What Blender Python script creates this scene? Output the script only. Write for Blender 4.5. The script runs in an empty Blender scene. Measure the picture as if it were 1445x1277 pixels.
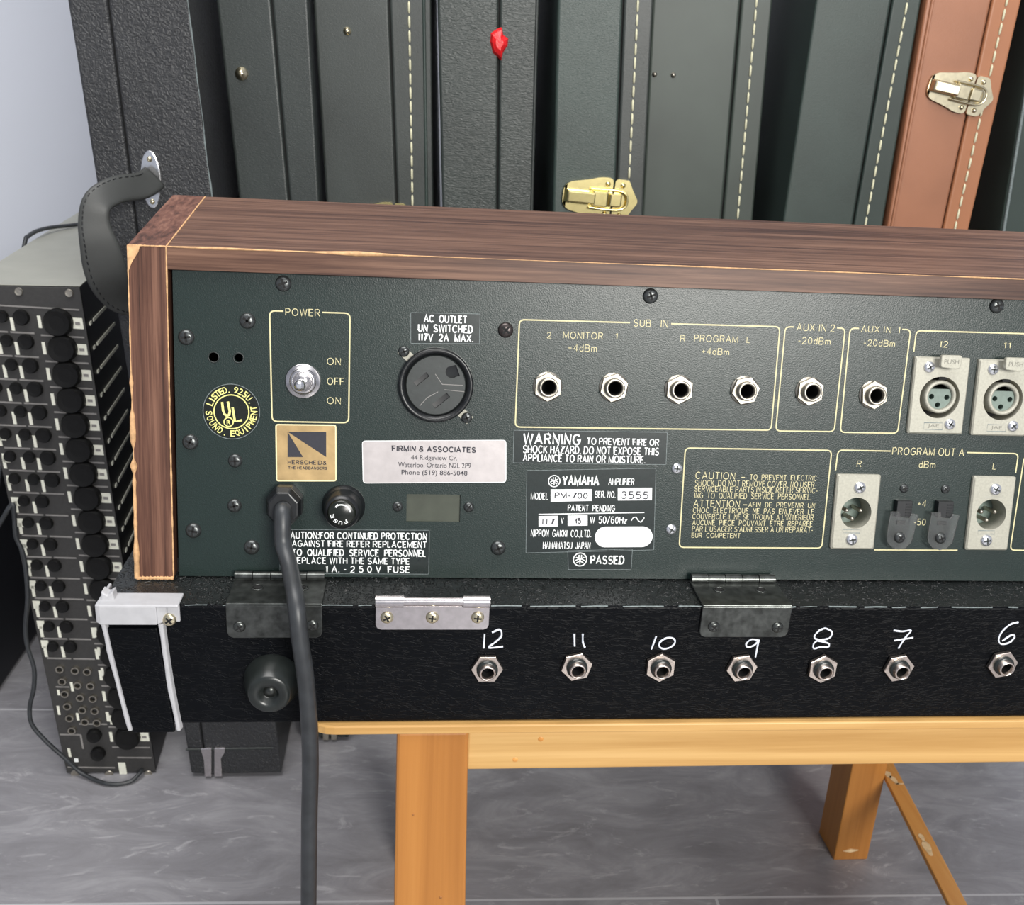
import bpy, bmesh, math, random
from mathutils import Vector, Matrix
import numpy as np
random.seed(7)
SC = bpy.context.scene
COL = SC.collection
# ------------------------------------------------------------------ camera, world, light, exposure
F = 1430.0; CX, CY = 722.5, 638.5
_h = np.array([14000, 262, F]); _h /= np.linalg.norm(_h)
_v = np.array([-282, 8060, F]); _v -= _h * (_v @ _h); _v /= np.linalg.norm(_v)
_n = np.cross(_h, _v)
TILT = math.radians(10)
_d = math.cos(TILT) * _v + math.sin(TILT) * _n
M = np.array([_h, np.cross(_h, _d), -_d])          # camera (x right, y down, z forward) -> world
CAM = np.array([0, 0, .81]); DP = .48
cam = bpy.data.cameras.new('camera'); camo = bpy.data.objects.new('camera', cam); COL.objects.link(camo)
cam.sensor_width = 36; cam.lens = 36 * F / 1445; cam.clip_start = .02
mw = Matrix.Identity(4)
for i in range(3):
    mw[i][0] = M[i][0]; mw[i][1] = -M[i][1]; mw[i][2] = -M[i][2]; mw[i][3] = CAM[i]
camo.matrix_world = mw
SC.camera = camo
cam.dof.use_dof = True; cam.dof.focus_distance = .47; cam.dof.aperture_fstop = 40
SC.view_settings.view_transform = 'Standard'; SC.view_settings.look = 'None'
SC.view_settings.exposure = 0.0; SC.view_settings.gamma = 1
w = bpy.data.worlds.new('world'); SC.world = w; w.use_nodes = True
bg = w.node_tree.nodes['Background']; bg.inputs[0].default_value = (.80, .86, 1.0, 1); bg.inputs[1].default_value = .50
def area(name, loc, target, sx, sy, power, col):
    l = bpy.data.lights.new(name, 'AREA'); l.shape = 'RECTANGLE'; l.size = sx; l.size_y = sy; l.energy = power; l.color = col
    o = bpy.data.objects.new(name, l); COL.objects.link(o); o.location = loc
    o.rotation_euler = (Vector(target) - Vector(loc)).to_track_quat('-Z', 'Y').to_euler()
    return o
area('window_light', (.90, -2.0, 1.50), (.25, .5, .65), .95, .85, 84, (1.0, .975, .92))
area('overhead_fill', (-.2, .15, 2.4), (0, .7, .3), 1.4, 1.0, 36, (1.0, .98, .95))  # warm fill lamp added overhead, no fixture behind it
# ------------------------------------------------------------------ measuring helpers
def ray(x, y): return M @ np.array([(x - CX) / F, (y - CY) / F, 1.0])
def pl(x, y, ax, val):
    r = ray(x, y); return CAM + r * ((val - CAM[ax]) / r[ax])
def plane(x, y, p0, nrm):
    r = ray(x, y); p0 = np.array(p0); nrm = np.array(nrm)
    return CAM + r * (((p0 - CAM) @ nrm) / (r @ nrm))
ZB = .1505                                           # panel foot below the point nearest the camera
def P(x, y, out=0.0):                                # point on the console's back panel, raised by out -> local (x, z)
    r = np.array([(x - CX) / F, (y - CY) / F, 1.0]); s = (DP - out) / (r @ _n)
    return (float(s * (r @ _h)), float(-s * (r @ _v)) + ZB)
# ------------------------------------------------------------------ materials
def nodes(name):
    m = bpy.data.materials.new(name); m.use_nodes = True
    nt = m.node_tree; return m, nt, nt.nodes['Principled BSDF']
def N(nt, t, **kw):
    n = nt.nodes.new(t)
    for k, v_ in kw.items():
        if k in n.inputs.keys(): n.inputs[k].default_value = v_
        else: setattr(n, k, v_)
    return n
def coords(nt, scale=(1, 1, 1), rot=(0, 0, 0)):
    tc = N(nt, 'ShaderNodeTexCoord'); mp = N(nt, 'ShaderNodeMapping')
    mp.inputs['Scale'].default_value = scale; mp.inputs['Rotation'].default_value = rot
    nt.links.new(tc.outputs['Object'], mp.inputs['Vector']); return mp.outputs['Vector']
def ramp(nt, fac, stops):
    r = N(nt, 'ShaderNodeValToRGB'); e = r.color_ramp.elements
    while len(e) < len(stops): e.new(.5)
    for k, (p, c) in enumerate(stops): e[k].position = p; e[k].color = (*c, 1)
    nt.links.new(fac, r.inputs['Fac']); return r.outputs['Color']
def bump(nt, b, height, strength, dist):
    n = N(nt, 'ShaderNodeBump'); n.inputs['Strength'].default_value = strength; n.inputs['Distance'].default_value = dist
    nt.links.new(height, n.inputs['Height']); nt.links.new(n.outputs['Normal'], b.inputs['Normal'])
def plain(name, col, rough=.5, metal=0, noise=.12, nscale=300, bumps=0, bscale=900, bdist=.0002, spec=.5, coat=0):
    m, nt, b = nodes(name)
    v_ = coords(nt)
    no = N(nt, 'ShaderNodeTexNoise', Scale=nscale, Detail=4.0); nt.links.new(v_, no.inputs['Vector'])
    lo = tuple(c * (1 - noise) for c in col); hi = tuple(min(1, c * (1 + noise)) for c in col)
    nt.links.new(ramp(nt, no.outputs['Fac'], [(.3, lo), (.7, hi)]), b.inputs['Base Color'])
    b.inputs['Roughness'].default_value = rough; b.inputs['Metallic'].default_value = metal
    b.inputs['Specular IOR Level'].default_value = spec
    b.inputs['Coat Weight'].default_value = coat
    if bumps:
        n2 = N(nt, 'ShaderNodeTexNoise', Scale=bscale, Detail=3.0); nt.links.new(v_, n2.inputs['Vector'])
        bump(nt, b, n2.outputs['Fac'], bumps, bdist)
    return m
def wood(name, grain, dark, mid, light, rough=.4, scale=1.0, knots=False, spec=.4):
    m, nt, b = nodes(name)
    sc = [170 * scale] * 3; sc['xyz'.index(grain)] = 4.5 * scale
    no = N(nt, 'ShaderNodeTexNoise', Scale=1.0, Detail=6.0, Roughness=.62, Distortion=.35)
    nt.links.new(coords(nt, sc), no.inputs['Vector'])
    sc2 = [s * .22 for s in sc]
    n2 = N(nt, 'ShaderNodeTexNoise', Scale=1.0, Detail=2.0, Distortion=.8); nt.links.new(coords(nt, sc2), n2.inputs['Vector'])
    mx = N(nt, 'ShaderNodeMath', operation='MULTIPLY_ADD'); mx.inputs[1].default_value = .6
    nt.links.new(no.outputs['Fac'], mx.inputs[0])
    m2 = N(nt, 'ShaderNodeMath', operation='MULTIPLY'); m2.inputs[1].default_value = .4
    nt.links.new(n2.outputs['Fac'], m2.inputs[0]); nt.links.new(m2.outputs[0], mx.inputs[2])
    c = ramp(nt, mx.outputs[0], [(.385, dark), (.5, mid), (.625, light)])
    nt.links.new(c, b.inputs['Base Color'])
    b.inputs['Roughness'].default_value = rough; b.inputs['Specular IOR Level'].default_value = spec
    bump(nt, b, no.outputs['Fac'], .08, .0004)
    return m
def tolex(name, col, rough=.5, scale=420, strength=.6, dist=.0006, stretch=(1, 1, 1), patch=.25, spec=.5, ridge=0):
    m, nt, b = nodes(name)
    vo = N(nt, 'ShaderNodeTexNoise', Scale=scale, Detail=2.5, Roughness=.5, Distortion=1.2); nt.links.new(coords(nt, stretch), vo.inputs['Vector'])
    no = N(nt, 'ShaderNodeTexNoise', Scale=9.0, Detail=5.0); nt.links.new(coords(nt), no.inputs['Vector'])
    lo = tuple(c * (1 - patch) for c in col); hi = tuple(c * (1 + patch) for c in col)
    nt.links.new(ramp(nt, no.outputs['Fac'], [(.3, lo), (.7, hi)]), b.inputs['Base Color'])
    b.inputs['Roughness'].default_value = rough; b.inputs['Specular IOR Level'].default_value = spec
    h_ = vo.outputs['Fac']
    if ridge:
        a1 = N(nt, 'ShaderNodeMath', operation='SUBTRACT'); a1.inputs[1].default_value = .5; nt.links.new(h_, a1.inputs[0])
        a2 = N(nt, 'ShaderNodeMath', operation='ABSOLUTE'); nt.links.new(a1.outputs[0], a2.inputs[0])
        a3 = N(nt, 'ShaderNodeMapRange'); a3.inputs['From Min'].default_value = 0; a3.inputs['From Max'].default_value = ridge; a3.inputs['To Min'].default_value = 1; a3.inputs['To Max'].default_value = 0
        nt.links.new(a2.outputs[0], a3.inputs['Value']); h_ = a3.outputs[0]
    bump(nt, b, h_, strength, dist)
    return m
MT = {}
MT['panel'] = plain('painted_panel', (.010, .020, .0175), .32, 0, .12, 900, .42, 1500, .0002, .45)
MT['rose_x'] = wood('rosewood_laminate', 'x', (.042, .019, .014), (.102, .052, .035), (.185, .102, .068), .42, 2.6, False, .25)
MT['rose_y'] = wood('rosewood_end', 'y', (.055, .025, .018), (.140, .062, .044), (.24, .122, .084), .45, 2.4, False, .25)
MT['rose_z'] = wood('rosewood_upright', 'z', (.034, .015, .011), (.095, .043, .029), (.18, .090, .060), .5, 3.0, False, .25)
MT['chip'] = plain('bare_chipboard', (.56, .33, .16), .7, 0, .25, 400)
MT['black'] = plain('black_plastic', (.007, .008, .009), .35, 0, .2, 300)
MT['hole'] = plain('dark_recess', (.004, .004, .004), .8, 0, .1, 100)
MT['blackscrew'] = plain('black_oxide', (.075, .08, .08), .30, .7, .2, 600)
MT['brownscrew'] = plain('rusty_oxide', (.06, .05, .048), .3, .7, .2, 600)
MT['chrome'] = plain('chrome', (.88, .88, .89), .22, 1, .05, 200)
MT['nickel'] = plain('nickel', (.44, .41, .35), .42, 1, .12, 500)
MT['nickel3'] = plain('satin_chrome', (.70, .68, .68), .24, 1, .06, 300)
MT['nickel2'] = plain('worn_nickel', (.66, .58, .52), .3, 1, .15, 500)
MT['zinc'] = plain('cast_zinc', (.37, .36, .30), .45, .15, .10, 900, .15, 1200, .0001)
MT['emboss'] = plain('embossed_shadow_grey', (.19, .185, .155), .5, 0, .05, 300)
MT['zincscrew'] = plain('zinc_screw', (.78, .79, .82), .25, .9, .1, 900)
MT['insert'] = plain('green_insert', (.16, .21, .18), .5, 0, .1, 500)
MT['cream'] = plain('cream_ink', (.62, .56, .32), .5, 0, .08, 800)
MT['white'] = plain('white_ink', (.85, .87, .86), .5, 0, .04, 800)
MT['chalk'] = plain('white_marker', (.78, .82, .9), .6, 0, .1, 900)
MT['darkink'] = plain('dark_ink', (.02, .02, .03), .6, 0, .1, 800)
MT['film'] = plain('dark_sticker_film', (.011, .017, .016), .27, 0, .1, 300, .1, 300, .0002)
MT['filmedge'] = plain('sticker_edge', (.16, .19, .19), .5, 0, .3, 500)
MT['ulblack'] = plain('glossy_black_label', (.008, .010, .007), .25, 0, .3, 200)
MT['ulyellow'] = plain('yellow_ink', (.82, .78, .25), .5, 0, .1, 500)
MT['silverlab'] = plain('silver_label', (.47, .435, .43), .38, .35, .08, 160, .15, 150, .0004)
MT['goldlab'] = plain('gold_label', (.52, .36, .17), .36, .55, .22, 90, .2, 150, .0004)
MT['goldrim'] = plain('gold_rim', (.85, .76, .45), .4, .2, .1, 90)
MT['olive'] = plain('olive_plate', (.055, .062, .046), .45, .3, .15, 120)
MT['grayface'] = plain('dark_gray_bakelite', (.022, .027, .026), .4, 0, .15, 300, .1, 600)
MT['cord'] = plain('black_cord_rubber', (.028, .031, .034), .42, 0, .25, 120)
MT['tray'] = tolex('wrinkled_black_leatherette', (.002, .0025, .0035), .42, 230, .42, .0004, (.5, 1, 1.7), .3, .10, .05)
MT['rim'] = tolex('crackled_black_rim', (.008, .010, .010), .36, 260, 1.0, .0012, (1, 1, 1), .4, .75, .05)
MT['rubber'] = plain('black_rubber', (.014, .017, .016), .3, 0, .2, 200, .1, 200)
MT['blkmetal'] = plain('black_plated_steel', (.075, .08, .076), .28, .8, .45, 240)
MT['steel'] = plain('polished_steel', (.70, .66, .66), .22, 1, .1, 300)
MT['whitepaint'] = plain('white_painted_trim', (.44, .44, .455), .45, 0, .06, 200)
MT['pine'] = wood('pale_pine', 'x', (.48, .265, .082), (.60, .36, .13), (.69, .44, .18), .42, .5)
MT['pineleg'] = wood('amber_pine', 'z', (.37, .145, .030), (.46, .190, .042), (.53, .235, .058), .4, .4)
MT['pinebar'] = wood('amber_pine_bar', 'y', (.50, .20, .045), (.66, .30, .075), (.74, .38, .11), .35, .4)
MT['barewood'] = plain('bare_wood', (.80, .58, .32), .6, 0, .15, 200)
MT['knot'] = plain('wood_knot', (.30, .12, .03), .5, 0, .2, 200)
MT['case1'] = tolex('pebbled_black_tolex', (.026, .027, .029), .42, 260, .9, .0016)
MT['case2'] = tolex('smooth_green_black_vinyl', (.026, .032, .030), .40, 380, .35, .0006, (1, 1, 2))
MT['case3'] = tolex('fine_gray_vinyl', (.030, .036, .033), .42, 700, .35, .0004)
MT['case4'] = tolex('creased_black_vinyl', (.024, .031, .028), .38, 240, .5, .0009, (.7, 1, 2.4))
MT['case5'] = tolex('grained_green_vinyl', (.028, .044, .038), .42, 420, .4, .0006, (1, 1, 1.8))
MT['case6'] = tolex('olive_vinyl', (.036, .048, .039), .45, 900, .2, .0003)
MT['case7'] = tolex('dark_green_vinyl', (.026, .040, .034), .45, 700, .25, .0004)
MT['brown'] = tolex('tan_brown_vinyl', (.31, .130, .068), .42, 500, .25, .0004, (1, 1, 1), .14)
MT['browned'] = tolex('orange_brown_binding', (.36, .145, .066), .45, 500, .2, .0003, (1, 1, 1), .1)
MT['seam'] = plain('dark_seam', (.004, .004, .004), .7, 0, .1, 200)
MT['stitch'] = plain('cream_thread', (.62, .60, .42), .7, 0, .15, 600)
MT['brass'] = plain('bright_brass', (.86, .74, .36), .24, 1, .08, 200)
MT['agedbrass'] = plain('pale_nickel_brass', (.74, .66, .46), .28, 1, .12, 200)
MT['wax'] = plain('red_wax', (.72, .012, .016), .35, 0, .15, 300, .4, 250, .001)
MT['strap'] = tolex('grey_black_leather', (.042, .044, .042), .48, 500, .2, .0003)
MT['rackgray'] = plain('putty_grey_enamel', (.36, .36, .31), .5, 0, .05, 30)
MT['rackface'] = plain('charcoal_faceplate', (.034, .033, .032), .55, 0, .12, 300)
MT['knobblack'] = plain('matt_black_knob', (.005, .005, .005), .5, 0, .2, 300, spec=.25)
MT['rackblack'] = plain('satin_black_steel', (.008, .008, .009), .45, .2, .1, 300)
MT['rackline'] = plain('grey_print', (.22, .21, .20), .6, 0, .1, 300)
MT['label'] = plain('off_white_label', (.72, .72, .62), .6, 0, .06, 300)
MT['bluecab'] = plain('navy_black_vinyl', (.004, .005, .009), .6, 0, .2, 200)
def _glass():
    m, nt, b = nodes('clear_plastic')
    no = N(nt, 'ShaderNodeTexNoise', Scale=200.0); nt.links.new(coords(nt), no.inputs['Vector'])
    nt.links.new(ramp(nt, no.outputs['Fac'], [(.3, (.95, .94, .90)), (.7, (1, .99, .97))]), b.inputs['Base Color'])
    b.inputs['Transmission Weight'].default_value = .97; b.inputs['Roughness'].default_value = .06; b.inputs['IOR'].default_value = 1.45
    return m
MT['clear'] = _glass()
def _wall():
    return plain('white_wall_paint', (.60, .625, .69), .85, 0, .02, 3, .05, 60, .001)
MT['wall'] = _wall()
def _floor():
    m, nt, b = nodes('grey_stone_tile')
    tc = N(nt, 'ShaderNodeTexCoord'); mp = N(nt, 'ShaderNodeMapping')
    mp.inputs['Location'].default_value = (1.0, .180, 0); mp.inputs['Rotation'].default_value = (0, 0, math.radians(1.2))
    nt.links.new(tc.outputs['Object'], mp.inputs['Vector'])
    br = N(nt, 'ShaderNodeTexBrick'); nt.links.new(mp.outputs[0], br.inputs['Vector'])
    br.inputs['Scale'].default_value = 1; br.inputs['Brick Width'].default_value = 2.4; br.inputs['Row Height'].default_value = .34
    br.inputs['Mortar Size'].default_value = .0016; br.inputs['Mortar Smooth'].default_value = .1; br.offset = .45
    v1 = coords(nt, (1.0, 2.6, 1), (0, 0, .12))
    n1 = N(nt, 'ShaderNodeTexNoise', Scale=8.0, Detail=12.0, Roughness=.72, Distortion=.9); nt.links.new(v1, n1.inputs['Vector'])
    c1 = ramp(nt, n1.outputs['Fac'], [(.34, (.225, .220, .234)), (.5, (.285, .280, .298)), (.66, (.375, .370, .39))])
    n2 = N(nt, 'ShaderNodeTexNoise', Scale=11.0, Detail=10.0, Roughness=.72, Distortion=2.2); nt.links.new(v1, n2.inputs['Vector'])
    vein = ramp(nt, n2.outputs['Fac'], [(.57, (0, 0, 0)), (.68, (1, 1, 1))])
    mx = N(nt, 'ShaderNodeMix', data_type='RGBA'); nt.links.new(c1, mx.inputs[6]); mx.inputs[7].default_value = (.70, .69, .71, 1)
    sc = N(nt, 'ShaderNodeMath', operation='MULTIPLY'); sc.inputs[1].default_value = .42
    nt.links.new(vein, sc.inputs[0]); nt.links.new(sc.outputs[0], mx.inputs[0])
    m2 = N(nt, 'ShaderNodeMix', data_type='RGBA'); nt.links.new(mx.outputs[2], m2.inputs[6]); m2.inputs[7].default_value = (.50, .50, .52, 1)
    nt.links.new(br.outputs['Fac'], m2.inputs[0]); nt.links.new(m2.outputs[2], b.inputs['Base Color'])
    b.inputs['Roughness'].default_value = .36
    nr = N(nt, 'ShaderNodeTexNoise', Scale=120.0, Detail=4.0); nt.links.new(v1, nr.inputs['Vector'])
    bump(nt, b, nr.outputs['Fac'], .12, .0008)
    return m
MT['floor'] = _floor()
# ------------------------------------------------------------------ mesh builder
TEXT = {}
def text_geo(s, bold=0.0):
    key = (s, bold)
    if key in TEXT: return TEXT[key]
    cu = bpy.data.curves.new('t', 'FONT'); cu.body = s; cu.resolution_u = 3; cu.offset = bold; cu.size = 1
    ob = bpy.data.objects.new('t', cu); me = ob.to_mesh()
    vs = [(v_.co.x, v_.co.y) for v_ in me.vertices]; fs = [tuple(p.vertices) for p in me.polygons]
    ob.to_mesh_clear(); bpy.data.objects.remove(ob); bpy.data.curves.remove(cu)
    x0 = min(p[0] for p in vs); x1 = max(p[0] for p in vs); y0 = min(p[1] for p in vs); y1 = max(p[1] for p in vs)
    TEXT[key] = ([((p[0] - x0) / max(x1 - x0, 1e-6), (p[1] - y0) / max(y1 - y0, 1e-6)) for p in vs], fs)
    return TEXT[key]
def _arc(cx, cy, rx, ry, a0, a1, n=14):
    return [(cx + rx * math.cos(math.radians(a0 + (a1 - a0) * k / n)), cy + ry * math.sin(math.radians(a0 + (a1 - a0) * k / n))) for k in range(n + 1)]
SF = {}
def _sf():
    A_ = _arc
    SF.update({
    'A': (.70, [[(0, 0), (.35, 1), (.70, 0)], [(.13, .34), (.57, .34)]]),
    'B': (.62, [[(0, .53), (0, 1), (.36, 1)] + A_(.36, .765, .22, .235, 90, -90) + [(0, .53), (0, 0), (.38, 0)] + A_(.38, .265, .24, .265, -90, 90) + [(.30, .53)]]),
    'C': (.70, [A_(.37, .5, .37, .5, 42, 318, 24)]),
    'D': (.66, [[(0, .5), (0, 1), (.28, 1)] + A_(.28, .5, .38, .5, 90, -90, 18) + [(0, 0), (0, .5)]]),
    'E': (.54, [[(.54, 1), (0, 1), (0, 0), (.54, 0)], [(0, .52), (.47, .52)]]),
    'F': (.52, [[(.52, 1), (0, 1), (0, 0)], [(0, .52), (.44, .52)]]),
    'G': (.72, [A_(.37, .5, .37, .5, 42, 330, 24) + [(.72, .46), (.40, .46)]]),
    'H': (.62, [[(0, 0), (0, 1)], [(.62, 0), (.62, 1)], [(0, .52), (.62, .52)]]),
    'I': (.02, [[(.01, 0), (.01, 1)]]),
    'J': (.44, [[(.44, 1), (.44, .24)] + A_(.22, .24, .22, .24, 0, -180) ]),
    'K': (.60, [[(0, 0), (0, 1)], [(.58, 1), (0, .36)], [(.21, .58), (.60, 0)]]),
    'L': (.48, [[(0, 1), (0, 0), (.48, 0)]]),
    'M': (.76, [[(0, 0), (0, 1), (.38, .08), (.76, 1), (.76, 0)]]),
    'N': (.62, [[(0, 0), (0, 1), (.62, 0), (.62, 1)]]),
    'O': (.78, [A_(.39, .5, .39, .5, 90, 450, 28)]),
    'P': (.58, [[(0, 0), (0, 1), (.34, 1)] + A_(.34, .745, .24, .255, 90, -90) + [(0, .49)]]),
    'Q': (.78, [A_(.39, .5, .39, .5, 90, 450, 28), [(.46, .24), (.76, -.04)]]),
    'R': (.62, [[(0, 0), (0, 1), (.36, 1)] + A_(.36, .755, .24, .245, 90, -90) + [(0, .51)], [(.34, .51), (.60, 0)]]),
    'S': (.60, [A_(.30, .745, .26, .255, 25, 270, 14) + A_(.30, .245, .30, .245, 90, -155, 14)]),
    'T': (.60, [[(0, 1), (.60, 1)], [(.30, 1), (.30, 0)]]),
    'U': (.62, [[(0, 1), (0, .30)] + A_(.31, .30, .31, .30, 180, 360) + [(.62, 1)]]),
    'V': (.66, [[(0, 1), (.33, 0), (.66, 1)]]),
    'W': (.92, [[(0, 1), (.23, 0), (.46, .96), (.69, 0), (.92, 1)]]),
    'X': (.62, [[(0, 0), (.62, 1)], [(0, 1), (.62, 0)]]),
    'Y': (.62, [[(0, 1), (.31, .44), (.31, 0)], [(.62, 1), (.31, .44)]]),
    'Z': (.58, [[(0, 1), (.58, 1), (0, 0), (.58, 0)]]),
    '0': (.54, [A_(.27, .5, .27, .5, 90, 450, 24)]),
    '1': (.16, [[(0, .82), (.14, 1), (.14, 0)]]),
    '2': (.54, [A_(.27, .71, .26, .29, 165, -35, 14) + [(0, 0), (.54, 0)]]),
    '3': (.54, [A_(.27, .76, .24, .24, 150, -80, 12) + A_(.27, .265, .27, .265, 80, -155, 14)]),
    '4': (.58, [[(.44, 0), (.44, 1), (0, .27), (.58, .27)]]),
    '5': (.54, [[(.48, 1), (.10, 1), (.05, .50)] + A_(.26, .32, .28, .32, 130, -150, 16)]),
    '6': (.54, [A_(.30, .60, .29, .40, 60, 190, 10) + [(.01, .34)], A_(.27, .31, .26, .31, 90, 450, 20)]),
    '7': (.52, [[(0, 1), (.52, 1), (.18, 0)]]),
    '8': (.54, [A_(.27, .76, .23, .24, 90, 450, 18), A_(.27, .265, .27, .265, 90, 450, 20)]),
    '9': (.54, [A_(.24, .40, .29, .40, 240, 370, 10) + [(.53, .66)], A_(.27, .69, .26, .31, 90, 450, 20)]),
    '.': (.05, [[(.025, -.02), (.025, .09)]]), ',': (.06, [[(.04, .08), (.0, -.16)]]), ':': (.05, [[(.025, .02), (.025, .14)], [(.025, .56), (.025, .68)]]),
    '-': (.30, [[(0, .42), (.30, .42)]]), '+': (.44, [[(0, .45), (.44, .45)], [(.22, .23), (.22, .67)]]), '/': (.42, [[(0, -.06), (.42, 1.06)]]),
    "'": (.05, [[(.03, 1), (.03, .74)]]), '(': (.20, [A_(.30, .45, .30, .62, 125, 235, 8)]), ')': (.20, [A_(-.10, .45, .30, .62, 55, -55, 8)]),
    '&': (.68, [[(.66, 0), (.20, .62)] + A_(.33, .79, .17, .21, 200, -20, 12) + [(.44, .62), (.12, .42)] + A_(.26, .24, .25, .24, 130, 300, 12) + [(.62, .40)]]),
    'd': (.46, [A_(.23, .33, .23, .33, 0, 360, 18), [(.46, 0), (.46, 1)]]),
    'm': (.70, [[(0, 0), (0, .64)], [(0, .42)] + A_(.175, .44, .175, .2, 180, 0, 8) + [(.35, 0)], [(.35, .42)] + A_(.525, .44, .175, .2, 180, 0, 8) + [(.70, 0)]]),
    'z': (.40, [[(0, .64), (.40, .64), (0, 0), (.40, 0)]]),
    })
_sf()
class G:
    def __init__(s): s.v = []; s.f = []; s.m = []; s.s = []; s.mats = []
    def mi(s, m):
        m = MT[m] if isinstance(m, str) else m
        if m not in s.mats: s.mats.append(m)
        return s.mats.index(m)
    def add(s, vs, fs, m, smooth=False):
        o = len(s.v); k = s.mi(m); s.v += [tuple(p) for p in vs]
        for f_ in fs: s.f.append(tuple(i + o for i in f_)); s.m.append(k); s.s.append(smooth)
        return s
    def box(s, x0, x1, y0, y1, z0, z1, m):
        vs = [(x, y, z) for z in (z0, z1) for y in (y0, y1) for x in (x0, x1)]
        return s.add(vs, [(0, 2, 3, 1), (4, 5, 7, 6), (0, 1, 5, 4), (2, 6, 7, 3), (0, 4, 6, 2), (1, 3, 7, 5)], m)
    def hexa(s, a, b, m):                                  # a, b: two matching polygons in 3-D
        n_ = len(a); vs = list(a) + list(b)
        return s.add(vs, [tuple(range(n_))[::-1], tuple(range(n_, 2 * n_))] + [(i, (i + 1) % n_, n_ + (i + 1) % n_, n_ + i) for i in range(n_)], m)
    def prism(s, poly, y0, y1, m):                         # polygon in x, z along y
        return s.hexa([(x, y0, z) for x, z in poly], [(x, y1, z) for x, z in poly], m)
    def prism_x(s, poly, x0, x1, m):                       # polygon in y, z along x
        return s.hexa([(x0, y, z) for y, z in poly], [(x1, y, z) for y, z in poly], m)
    def lathe(s, prof, m, c=(0, 0), n=28, smooth=True, poly=False, rot=0):
        vs = []; fs = []; ring = []
        for r, y in prof:
            if r < 1e-7: ring.append([len(vs)]); vs.append((c[0], y, c[1]))
            else:
                ring.append(list(range(len(vs), len(vs) + n)))
                vs += [(c[0] + r * math.cos(rot + 2 * math.pi * i / n), y, c[1] + r * math.sin(rot + 2 * math.pi * i / n)) for i in range(n)]
        for a, b in zip(ring, ring[1:]):
            for i in range(n):
                j = (i + 1) % n
                if len(a) == 1 and len(b) == 1: continue
                if len(a) == 1: fs.append((a[0], b[i], b[j]))
                elif len(b) == 1: fs.append((a[i], b[0], a[j]))
                else: fs.append((a[i], b[i], b[j], a[j]))
        return s.add(vs, fs, m, smooth and not poly)
    def tube(s, pts, r, m, n=10, smooth=True):
        pts = [Vector(p) for p in pts]; rs = r if isinstance(r, (list, tuple)) else [r] * len(pts)
        vs = []; fs = []; up = None
        for i, p in enumerate(pts):
            t = (pts[min(i + 1, len(pts) - 1)] - pts[max(i - 1, 0)]).normalized()
            if up is None: up = t.orthogonal().normalized()
            up = (up - t * up.dot(t)).normalized(); bi = t.cross(up)
            vs += [p + (up * math.cos(2 * math.pi * k / n) + bi * math.sin(2 * math.pi * k / n)) * rs[i] for k in range(n)]
        for i in range(len(pts) - 1):
            for k in range(n): fs.append((i * n + k, i * n + (k + 1) % n, (i + 1) * n + (k + 1) % n, (i + 1) * n + k))
        s.add(vs, fs, m, smooth)
        e = len(pts) - 1
        s.add(vs[:n], [tuple(range(n))], m); s.add(vs[e * n:], [tuple(range(n))], m)
        return s
    def ribbon(s, pts, wd, y, m, closed=False):            # flat stroke in x, z
        n_ = len(pts); vs = []
        for i in range(n_):
            a = pts[(i - 1) % n_] if (closed or i) else pts[0]; b = pts[(i + 1) % n_] if (closed or i < n_ - 1) else pts[-1]
            tx, tz = b[0] - a[0], b[1] - a[1]; l = math.hypot(tx, tz) or 1
            nx, nz = -tz / l * wd / 2, tx / l * wd / 2
            if a is not pts[i] and b is not pts[i]:
                ux_, uz_ = pts[i][0] - a[0], pts[i][1] - a[1]; ul = math.hypot(ux_, uz_) or 1
                k = abs(-uz_ * nx + ux_ * nz) / ul / (wd / 2); k = 1 / max(k, .42); nx *= k; nz *= k
            vs += [(pts[i][0] + nx, y, pts[i][1] + nz), (pts[i][0] - nx, y, pts[i][1] - nz)]
        q = n_ if closed else n_ - 1
        return s.add(vs, [(2 * i, 2 * i + 1, (2 * ((i + 1) % n_)) + 1, 2 * ((i + 1) % n_)) for i in range(q)], m)
    def flat(s, poly, y, m): return s.add([(x, y, z) for x, z in poly], [tuple(range(len(poly)))], m)
    def slab(s, poly, y, th, m): return s.prism(poly, y, y + th, m)
    def text(s, t, box, y, m, bold=0.0, Pf=None, slant=0.0):
        Pf = Pf or P; x0, y0, x1, y1 = box
        tl = Pf(x0, y0); tr = Pf(x1, y0); bl_ = Pf(x0, y1); br_ = Pf(x1, y1)
        vs, fs = text_geo(t, max(bold, 0) * .6); out = []
        L_ = (tl[0] + bl_[0]) / 2; R_ = (tr[0] + br_[0]) / 2; B = (bl_[1] + br_[1]) / 2; T = (tl[1] + tr[1]) / 2
        if all(ch in SF or ch == ' ' for ch in t):
            hgt = T - B; wt = max(hgt * (.095 if bold < 0 else .115 + bold * 2.1), .00027)
            if len(t) == 1 and t in '-': s.ribbon([(L_, (B + T) / 2), (R_, (B + T) / 2)], wt if hgt > .0015 else max(hgt, .0004), y, m); return s
            x = 0; items = []
            for ch in t:
                if ch == ' ': x += .42; continue
                wd_, st = SF[ch]
                for q in st: items.append([(x + a, b) for a, b in q])
                x += wd_ + .29
            x -= .29; sxx = (R_ - L_ - wt) / max(x, .05) if x > .03 else 0
            hh = hgt - wt * .9
            if x > .6: wt *= min(1, max(.55, sxx / hh / .82))
            for q in items: s.ribbon([(L_ + wt / 2 + a * sxx, B + wt * .45 + b * hh) for a, b in q], wt, y, m)
            return s
        for u, v_ in vs: out.append((L_ + (R_ - L_) * u + slant * (T - B) * (v_ - .5), y, B + (T - B) * v_))
        return s.add(out, fs, m)
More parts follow.
